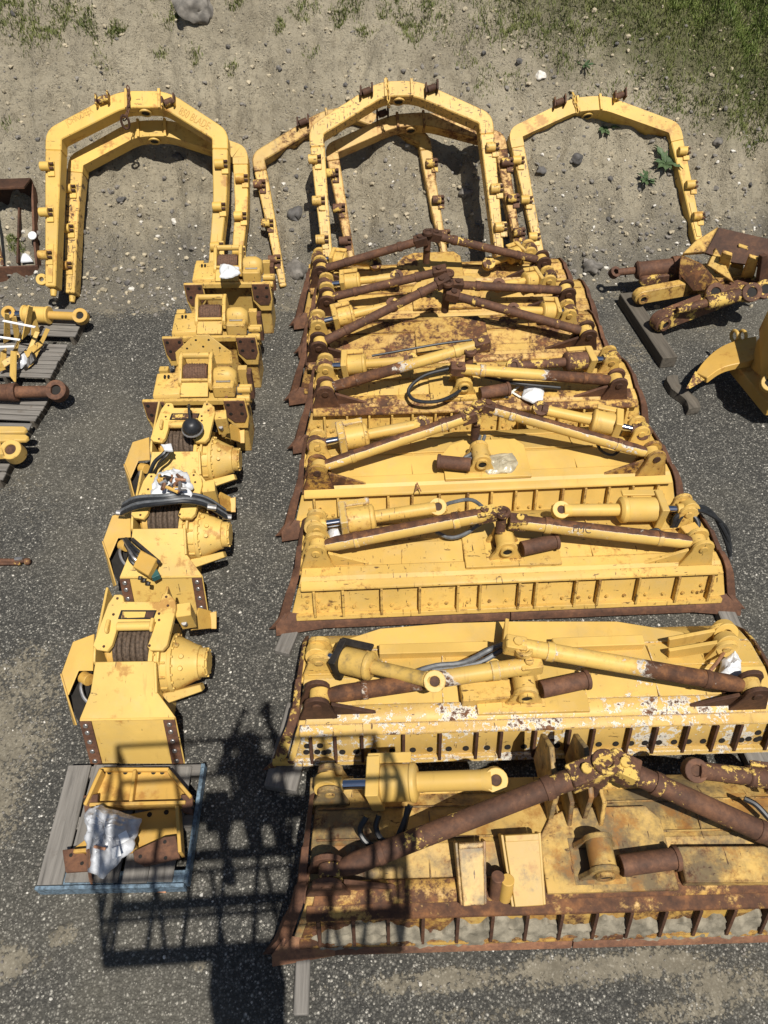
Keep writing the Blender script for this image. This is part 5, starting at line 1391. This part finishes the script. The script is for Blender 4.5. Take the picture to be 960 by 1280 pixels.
# link arms on the nearest left pallet
t = thing('link_arm', 'yellow link arm with a round bored end on the nearest left pallet', 'link arm', at(12, 565, .2))
w = lambda x, y, z: at(x, y, z) - Vector(t.location)
m_ = MB(); c = w(17, 565, .26); m_.ring(c, (0, -.4, .9), .115, .058, .16, 22); m_.plate([w(-40, 558, .26), w(4, 558, .26), w(8, 574, .26), w(-40, 576, .26)], .08); m_.build('arm', PW, t, .006)
MB().cyl(c - Vector((0, -.02, .05)), c + Vector((0, -.02, .055)), .058, 16).build('bore', M['rust_dark'], t, 0)
t = thing('link_arm', 'forked yellow arm with two prongs on the nearest left pallet', 'link arm', at(10, 545, .2))
w = lambda x, y, z: at(x, y, z) - Vector(t.location)
m_ = MB()
for y, e in ((541, 36), (551, 38)):
    m_.plate([w(-45, y - 5, .34), w(e - 4, y - 4, .32), w(e, y - 1, .32), w(e - 4, y + 3, .32), w(-45, y + 5, .34)], .05)
m_.build('fork', P, t, .008)
MB().cyl(w(28, 538, .33), w(28, 538, .335) , .03, 10).build('plug', M['dark'], t, 0)
# rusty rod at the left edge
t = thing('steel_rod', 'thin rusty rod with a tan knob at the left edge', 'rod', at(15, 702, .05))
w = lambda x, y, z: at(x, y, z) - Vector(t.location)
MB().cyl(w(-60, 700, .06), w(31, 701, .06), .022, 12).build('shaft', RU, t, 0); MB().cyl(w(-40, 705, .04), w(26, 704, .04), .02, 10).build('shaft', M['rust_yel'], t, 0)
MB().lathe(w(31, 702, .05), (1, 0, 0), [(0, .02), (.01, .035), (.04, .035), (.055, .02)], 14).build('knob', M['rust_light'], t, 0)
MB().box(tuple(w(24, 699, .08)), (.08, .03, .04)).build('nut', M['steel'], t, .003)
# rusty open box with dirt at the far left
t = thing('rusty_trough', 'rusty steel trough with dirt inside, left of the leaning frames', 'trough', at(10, 340, .1), (0, 0, R(1)))
a, b2 = lpx(t, -60, 329, z=.30), lpx(t, 47, 331, z=.30)
x0, x1, y0 = a.x, b2.x, b2.y
m_ = MB(); m_.box(((x0 + x1) / 2, y0, .08), (x1 - x0, .03, .42)); m_.box(((x0 + x1) / 2, y0 - .05, -.10), (x1 - x0, .10, .03)); m_.build('front_wall', RU, t, .004)
m_ = MB(); m_.plate([(x1, y0, -.1), (x1, y0, .31), (x1, y0 + .30, .62), (x1, y0 + .86, 1.06), (x1, y0 + .86, .3)], Vector((-.03, 0, 0))); m_.build('side_wall', RU, t, .004)
m_ = MB(); m_.plate([(x0, y0 + .86, .6), (x1, y0 + .86, .6), (x1, y0 + .84, 1.10), (x0, y0 + .84, 1.10)], .03); m_.plate([(x0, y0 + .84, 1.10), (x1, y0 + .84, 1.10), (x1, y0 + .50, 1.13), (x0, y0 + .50, 1.13)], .03); m_.build('back_wall', RD, t, .004)
px_ = lpx(t, 4, 335, z=.25)
MB().cyl((px_.x, y0 + .06, .28), (px_.x, y0 + .52, 1.13), .022, 10).build('brace_rod', M['rust_light'], t, 0)
m_ = MB(); n_ = 14; rows = []
for j in range(10):
    f = j / 9; rows.append([(x0 + .03 + (x1 - x0 - .08) * i / n_, y0 + .03 + f * .80,   .14 + f * .62 + .05 * noise.noise(Vector((i * .5, j * .6, 2)))) for i in range(n_ + 1)])
m_.loft(rows); m_.build('dirt_fill', M['mud'], t, 0, 60)
MB().bar((x0 + .75 * (x1 - x0), y0 + .10, .27), (x0 + .80 * (x1 - x0), y0 + .70, .78), .025, .06).build('divider', RD, t, .003)
o = bag('jug', 'small white plastic jug lying in the rusty trough', 'jug', [(27, 320), (38, 317), (41, 326), (26, 327)], .40, .06, M['white'], 51, .006)
t = thing('white_disc', 'round white lid on the dirt beside the left frame leg', 'lid', at(41, 295, .70))
MB().lathe((0, 0, 0), (0, -.6, .8), [(0, .05), (.012, .06), (.02, .055)], 16).build('disc', M['white'], t, 0)

# ------------------------------------------------------------------ right: rusty linkage and ripper shank
t = thing('ripper_linkage', 'rusty ripper linkage with flaking yellow paint and two long arms', 'ripper linkage', at(880, 380, .0))
w = lambda x, y, z: at(x, y, z) - Vector(t.location)
def arm(p0, p1, z0, z1, wid, thk, mat, e0=True, e1=True):
    a, b2 = w(*p0, z0), w(*p1, z1); d = (b2 - a).normalized(); m_ = MB()
    s_ = Vector((-d.y, d.x, 0)); up = Vector((0, 0, 1))
    f0 = Vector((0, 0, wid / 2)); q = []
    for k in range(9):
        an = math.pi / 2 + math.pi * k / 8; q.append(a + d * (wid / 2) * math.cos(an) + up * (wid / 2) * math.sin(an))
    for k in range(9):
        an = -math.pi / 2 + math.pi * k / 8; q.append(b2 + d * (wid * .55) * math.cos(an) + up * (wid * .55) * math.sin(an))
    m_.plate(q, s_ * thk)
    o = m_.build('arm', mat, t, .012)
    for c in ([a] if e0 else []) + ([b2] if e1 else []):
        bo = MB().ring(c - s_ * .012, s_, wid * .36, wid * .19, .05, 20).build('eye', mat, o, .004)
        MB().cyl(c - s_ * .02, c + s_ * .02, wid * .195, 16).build('bore', M['hole'], o, 0)
    return o
arm((830, 405), (942, 362), .30, .42, .24, .16, M['rust_yel'])
arm((803, 373), (930, 350), .30, .40, .20, .13, M['mold_dark'])
arm((806, 353), (900, 340), .34, .42, .12, .10, M['rust_flake'], False, False)
a, b2 = w(768, 341, .38), w(862, 331, .50); d = b2 - a
c_ = MB().lathe(a + d * .28, d, [(0, .10), (.03, .125), (.05, .11), (d.length * .48, .11), (d.length * .485, .135), (d.length * .58, .135), (d.length * .585, .08), (d.length * .60, .06)]).build('hydraulic_cylinder', RU, t, .004)
MB().cyl(a + d * .04, a + d * .3, .05, 14).build('tube', RU, c_, .003); MB().cyl(a + d * .84, a + d * 1.02, .04, 14).build('piston_rod', M['chrome'], c_, 0)
MB().ring(a, (.2, -.6, .8), .075, .035, .09).build('eye', RU, c_, .003)
a, b2 = w(846, 388, .48), w(935, 366, .58); d = b2 - a
c_ = MB().lathe(a + d * .40, d, [(0, .08), (.03, .09), (d.length * .5, .09), (d.length * .51, .10), (d.length * .56, .10)]).build('hydraulic_cylinder', M['rust_flake'], t, .004)
MB().cone(a, a + d * .42, .045, .06, 14).build('tube', M['rust_flake'], c_, .003); MB().cyl(a + d * .95, b2, .04, 12).build('piston_rod', M['chrome'], c_, 0)
# tool beam: big rusty plate box
m_ = MB(); m_.plate([w(897, 286, 1.0), w(975, 304, 1.0), w(990, 340, .75), w(915, 330, .72), w(880, 318, .85)], .05); m_.build('beam_plate', RD, t, .008)
m_ = MB(); m_.plate([w(897, 286, 1.0), w(880, 318, .85), w(852, 320, .75), w(868, 305, .9)], .05); m_.build('beam_plate', M['mold_dark'], t, .006)
m_ = MB(); m_.plate([w(852, 318, .75), w(878, 330, .72), w(905, 360, .45), w(868, 362, .40), w(850, 340, .5)], .08); m_.build('side_plate', M['paint_rust'], t, .008)
m_ = MB(); m_.plate([w(893, 310, .92), w(905, 332, .70), w(916, 354, .55), w(882, 332, .70)], .05); m_.build('gusset', PO, t, .006)
for x, y in ((925, 322), (945, 318), (905, 330), (938, 335)):
    MB().plate([w(x - 12, y + 12, .55), w(x + 3, y + 16, .50), w(x + 10, y - 10, .92), w(x - 2, y - 14, .95)], .05).build('gusset', M['mold_dark'] if x != 945 else M['mold_brown'], t, .006)
MB().plate([w(948, 318, 1.0), w(955, 316, 1.0), w(957, 352, .5), w(942, 362, .45)], .06).build('gusset', RD, t, .006)
for x, y, z in ((893, 366, .55), (938, 366, .62), (955, 362, .6)):
    bo = MB().ring(w(x, y, z), (-.2, -.75, .6), .12, .06, .14, 20).build('pivot_boss', M['rust_yel'], t, .006)
    MB().cyl(w(x, y, z) + Vector((.01, .05, -.05)), w(x, y, z) + Vector((-.008, -.045, .035)), .062, 14).build('bore', M['hole'], bo, 0)
m_ = MB(); m_.box(tuple(w(900, 352, .30)), (.55, .45, .35), .15); m_.build('tool_beam', M['mold_dark'], t, .015)
# shank
t = thing('ripper_shank', 'curved yellow ripper shank with a worn brown tip', 'ripper shank', at(925, 470, 0))
w = lambda x, y, z: at(x, y, z) - Vector(t.location)
top = [(945, 420), (920, 425), (898, 434), (880, 450), (869, 466)]; bot = [(884, 472), (900, 460), (917, 455), (937, 452), (948, 445)]
def chaikin(q):
    o_ = [q[0]]
    for a_, b_ in zip(q, q[1:]):
        o_ += [(a_[0] * .75 + b_[0] * .25, a_[1] * .75 + b_[1] * .25), (a_[0] * .25 + b_[0] * .75, a_[1] * .25 + b_[1] * .75)]
    return o_ + [q[-1]]
m_ = MB(); m_.plate([w(x, y, .50 - (945 - x) / 80 * .18) for x, y in chaikin(chaikin(top)) + chaikin(chaikin(bot))], .085); sh = m_.build('shank', M['paint_gold'], t, .008)
m_ = MB(); m_.loft([[w(869, 464, .34), w(884, 473, .32), w(884, 473, .22), w(869, 464, .22)], [w(857, 486, .26), w(862, 486, .25), w(862, 486, .20), w(857, 486, .20)]], True); m_.build('tip', M['rust_yel'], t, .004)
m_ = MB(); m_.plate([w(948, 412, .72), w(985, 408, .72), (w(985, 500, .58)), w(962, 486, .58), w(950, 475, .58)], .30); m_.build('clamp_body', M['paint_gold'], t, .015)
m_ = MB(); m_.plate([w(938, 460, .40), w(950, 470, .58), w(952, 420, .70), w(946, 425, .60)], .04); m_.build('clamp_cheek', M['paint_gold'], t, .006)
m_ = MB(); m_.ring(w(962, 479, .60), (-.3, -.6, .7), .10, .05, .12, 20); m_.build('pivot_boss', P, t, .006)
MB().cyl(w(962, 479, .56), w(962, 479, .64), .05, 14).build('bore', M['hole'], t, 0)
MB().plate([w(908, 462, .22), w(942, 455, .22), w(985, 505, .22), w(985, 520, .22), w(955, 520, .20)], .16).build('base_beam', M['paint_gold'], t, .012)
for x in (918, 928):
    m_ = MB(); m_.torus(w(x, 420, .46), (1, .2, 0), .065, .02, 16, 8); m_.build('loop', P, t, 0)

# ------------------------------------------------------------------ boom lift that carries the photographer (its shadow falls on the yard)
LX0, LX1, LY0, LY1, LZ = -1.22, .78, -1.04, -.03, 4.2
t = thing('boom_lift', 'grey boom lift whose railed basket throws the shadow on the yard', 'boom lift', (0, -7.0, 0))
w = lambda x, y, z: Vector((x, y + 7.0, z))
m_ = MB()
for y in (LY0 + .04, LY0 + .36, LY0 + .68, LY1 - .04): m_.box(tuple(w((LX0 + LX1) / 2, y, LZ - .02)), (LX1 - LX0, .07 if abs(y + .5) < .3 else .10, .04))
for k in range(9):
    m_.box(tuple(w(LX0 + .03 + (LX1 - LX0 - .06) * k / 8, (LY0 + LY1) / 2, LZ - .021)), (.035, LY1 - LY0 - .01, .03))
m_.build('basket_floor', M['grey_metal'], t, 0)
m_ = MB()
for z in (LZ + .52, LZ + 1.08):
    m_.tube([w(LX0, LY0, z), w(LX1, LY0, z)], .02); m_.tube([w(LX0, LY1, z), w(LX1, LY1, z)], .02); m_.tube([w(LX0, LY0, z), w(LX0, LY1, z)], .02); m_.tube([w(LX1, LY0, z), w(LX1, LY1, z)], .02)
for x in (LX0, LX0 + .42, LX0 + .82, LX0 + 1.22, LX0 + 1.6, LX1):
    for y in (LY0, LY1): m_.tube([w(x, y, LZ), w(x, y, LZ + 1.08)], .02)
for x in (LX0, LX1): m_.tube([w(x, -.5, LZ), w(x, -.5, LZ + 1.08)], .02)
m_.build('rail', M['grey_metal'], t, 0)
m_ = MB()
for y in (LY0, LY1): m_.box(tuple(w((LX0 + LX1) / 2, y, LZ + .07)), (LX1 - LX0, .012, .14))
for x in (LX0, LX1): m_.box(tuple(w(x, (LY0 + LY1) / 2, LZ + .07)), (.012, LY1 - LY0 - .03, .14))
m_.build('toe_board', M['grey_metal'], t, 0)
m_ = MB(); m_.box(tuple(w(-.40, -.56, LZ + .98)), (.20, .16, .34)); m_.box(tuple(w(-.40, -.56, LZ + .40)), (.07, .07, .82)); m_.build('control_box', M['grey_metal'], t, .01)
m_ = MB(); m_.box(tuple(w(-.25, -1.2, LZ - .05)), (.45, .30, .5)); m_.build('rotator', M['grey_metal'], t, .01)
MB().bar(w(-.22, -1.25, LZ - .15), w(-.1, -6.2, 1.9), .32, .36).build('boom', M['grey_metal'], t, .01)
MB().bar(w(-.1, -6.2, 1.9), w(-.1, -8.2, 1.4), .45, .45).build('boom_base', M['grey_metal'], t, .01)
m_ = MB(); m_.box(tuple(w(-.1, -7.2, 1.15)), (1.5, 2.4, .7)); m_.build('turntable', M['grey_metal'], t, .03)
m_ = MB(); m_.box(tuple(w(-.1, -7.0, .65)), (1.5, 2.8, .35)); m_.build('chassis', M['grey_metal'], t, .03)
for x in (-1.0, .8):
    for y in (-6.0, -8.0):
        wh = MB().cyl(w(x - .15, y, .45), w(x + .15, y, .45), .45, 28).build('wheel', M['tyre'], t, .03)
        MB().cyl(w(x - .16, y, .45), w(x + .16, y, .45), .22, 20).build('rim', M['grey_metal'], wh, .01)

# the photographer standing in the basket, both hands raised with a phone
pt = thing('person', 'person in dark jacket and jeans holding up a phone in the lift basket', 'person', (-.10, -.44, LZ))
def skin(name, verts, edges, mat, parent, sub=2):
    me = bpy.data.meshes.new(name); me.from_pydata([v[:3] for v in verts], edges, [])
    o = bpy.data.objects.new(name, me); COL.objects.link(o)
    me.materials.append(mat)
    md = o.modifiers.new('skin', 'SKIN'); md.use_smooth_shade = True
    for i, v in enumerate(verts):
        me.skin_vertices[0].data[i].radius = (v[3], v[4] if len(v) > 4 else v[3])
    me.skin_vertices[0].data[0].use_root = True
    s = o.modifiers.new('sub', 'SUBSURF'); s.levels = sub; s.render_levels = sub
    bpy.context.view_layer.update()
    ev = bpy.data.meshes.new_from_object(o.evaluated_get(bpy.context.evaluated_depsgraph_get()))
    bpy.data.objects.remove(o); ev.name = name
    for p_ in ev.polygons: p_.use_smooth = True
    o = bpy.data.objects.new(name, ev); COL.objects.link(o); o.parent = parent
    if not ev.materials: ev.materials.append(mat)
    return o
V = [(0, 0, .92, .15, .11), (0, 0, 1.10, .145, .10), (0, .01, 1.28, .17, .11), (0, .02, 1.40, .13, .09), (0, .05, 1.47, .055), (0, .08, 1.55, .075, .09), (0, .085, 1.64, .078, .095), (0, .08, 1.70, .05, .06),
     (.09, 0, .86, .085), (.10, .02, .48, .058), (.10, -.01, .09, .042), (.10, .10, .045, .045, .035), (.10, .17, .035, .035, .025),
     (-.09, 0, .86, .085), (-.10, .02, .48, .058), (-.10, -.01, .09, .042), (-.10, .10, .045, .045, .035), (-.10, .17, .035, .035, .025),
     (.18, .02, 1.38, .058), (.27, .10, 1.16, .045), (.15, .30, 1.42, .034), (.10, .37, 1.50, .03, .02),
     (-.18, .02, 1.38, .058), (-.27, .10, 1.16, .045), (-.15, .30, 1.42, .034), (-.10, .37, 1.50, .03, .02)]
E_ = [(0, 1), (1, 2), (2, 3), (3, 4), (4, 5), (5, 6), (6, 7), (0, 8), (8, 9), (9, 10), (10, 11), (11, 12), (0, 13), (13, 14), (14, 15), (15, 16), (16, 17), (3, 18), (18, 19), (19, 20), (20, 21), (3, 22), (22, 23), (23, 24), (24, 25)]
body = skin('body', V, E_, M['skin'], pt)
m_ = MB(); m_.lathe((0, 0, .0), (0, 0, 1), [(1.60, .10), (1.66, .112), (1.72, .098), (1.765, .05), (1.775, .01)], 20); h_ = m_.build('hair', M['hair'], pt, 0); h_.location = (0, .06, -.01)
skin('jacket', [(0, 0, .90, .165, .13), (0, 0, 1.10, .16, .12), (0, .01, 1.28, .185, .13), (0, .02, 1.41, .13, .10), (.185, .02, 1.385, .07), (.275, .10, 1.155, .058), (.165, .28, 1.40, .044), (-.185, .02, 1.385, .07), (-.275, .10, 1.155, .058), (-.165, .28, 1.40, .044)],
     [(0, 1), (1, 2), (2, 3), (3, 4), (4, 5), (5, 6), (3, 7), (7, 8), (8, 9)], M['jacket'], pt)
skin('trousers', [(0, 0, .93, .155, .12), (.09, 0, .85, .10), (.10, .02, .48, .075), (.10, -.005, .10, .06), (-.09, 0, .85, .10), (-.10, .02, .48, .075), (-.10, -.005, .10, .06)], [(0, 1), (1, 2), (2, 3), (0, 4), (4, 5), (5, 6)], M['jeans'], pt)
for s in (-1, 1):
    for k in range(4):
        MB().tube([(s * .10, .38, 1.48 + k * .02), (s * .085, .425, 1.485 + k * .022), (s * .05, .435, 1.485 + k * .022)], .009, 8).build('finger', M['skin'], body, 0)
    MB().tube([(s * .10, .365, 1.52), (s * .08, .37, 1.55), (s * .055, .395, 1.555)], .010, 8).build('thumb', M['skin'], body, 0)
    m_ = MB(); m_.lathe((s * .03, .172, 1.635), (0, 1, 0), [(0, .011), (.006, .008), (.008, .003)], 10); m_.build('eye', M['paper'], body, 0)
    m_ = MB(); m_.lathe((s * .088, .075, 1.625), (s, 0, 0), [(0, .028), (.012, .03), (.018, .02)], 12); m_.build('ear', M['skin'], body, 0)
MB().cone((0, .165, 1.635), (0, .195, 1.60), .010, .017, 10).build('nose', M['skin'], body, 0)
MB().box((0, .172, 1.565), (.045, .012, .012)).build('mouth', M['red'], body, .003)
ph = MB().box((0, 0, 0), (.075, .009, .155), 0, -.85).build('phone', M['rubber'], None, .003); ph.location = (.03, -.058, 5.79)
tag(ph, 'black phone held up by the person in the lift basket', 'phone')

# ------------------------------------------------------------------ light
sdir = (at(330, 880, 0) - CAM).normalized()
elev = math.asin(-sdir.z); az = math.atan2(-sdir.x, -sdir.y)      # towards the sun, clockwise from +Y
sl = bpy.data.lights.new('sun', 'SUN'); so = bpy.data.objects.new('sun', sl); COL.objects.link(so)
sl.energy = 5.0; sl.angle = R(.53); sl.color = (1, .955, .88)
so.rotation_euler = sdir.to_track_quat('-Z', 'Y').to_euler()
wd = bpy.data.worlds.new('World'); sc.world = wd; wd.use_nodes = True
nt = wd.node_tree; bgd = nt.nodes['Background']
sky = nt.nodes.new('ShaderNodeTexSky'); sky.sky_type = 'NISHITA'; sky.sun_disc = False; sky.sun_elevation = elev; sky.sun_rotation = az
nt.links.new(sky.outputs[0], bgd.inputs[0]); bgd.inputs[1].default_value = .05
sc.view_settings.view_transform = 'Standard'; sc.view_settings.look = 'None'; sc.view_settings.exposure = 0.22; sc.view_settings.gamma = 1
sc.view_settings.use_curve_mapping = False
sc.render.engine = 'CYCLES'
sc.cycles.max_bounces = 5; sc.cycles.diffuse_bounces = 3; sc.cycles.glossy_bounces = 3
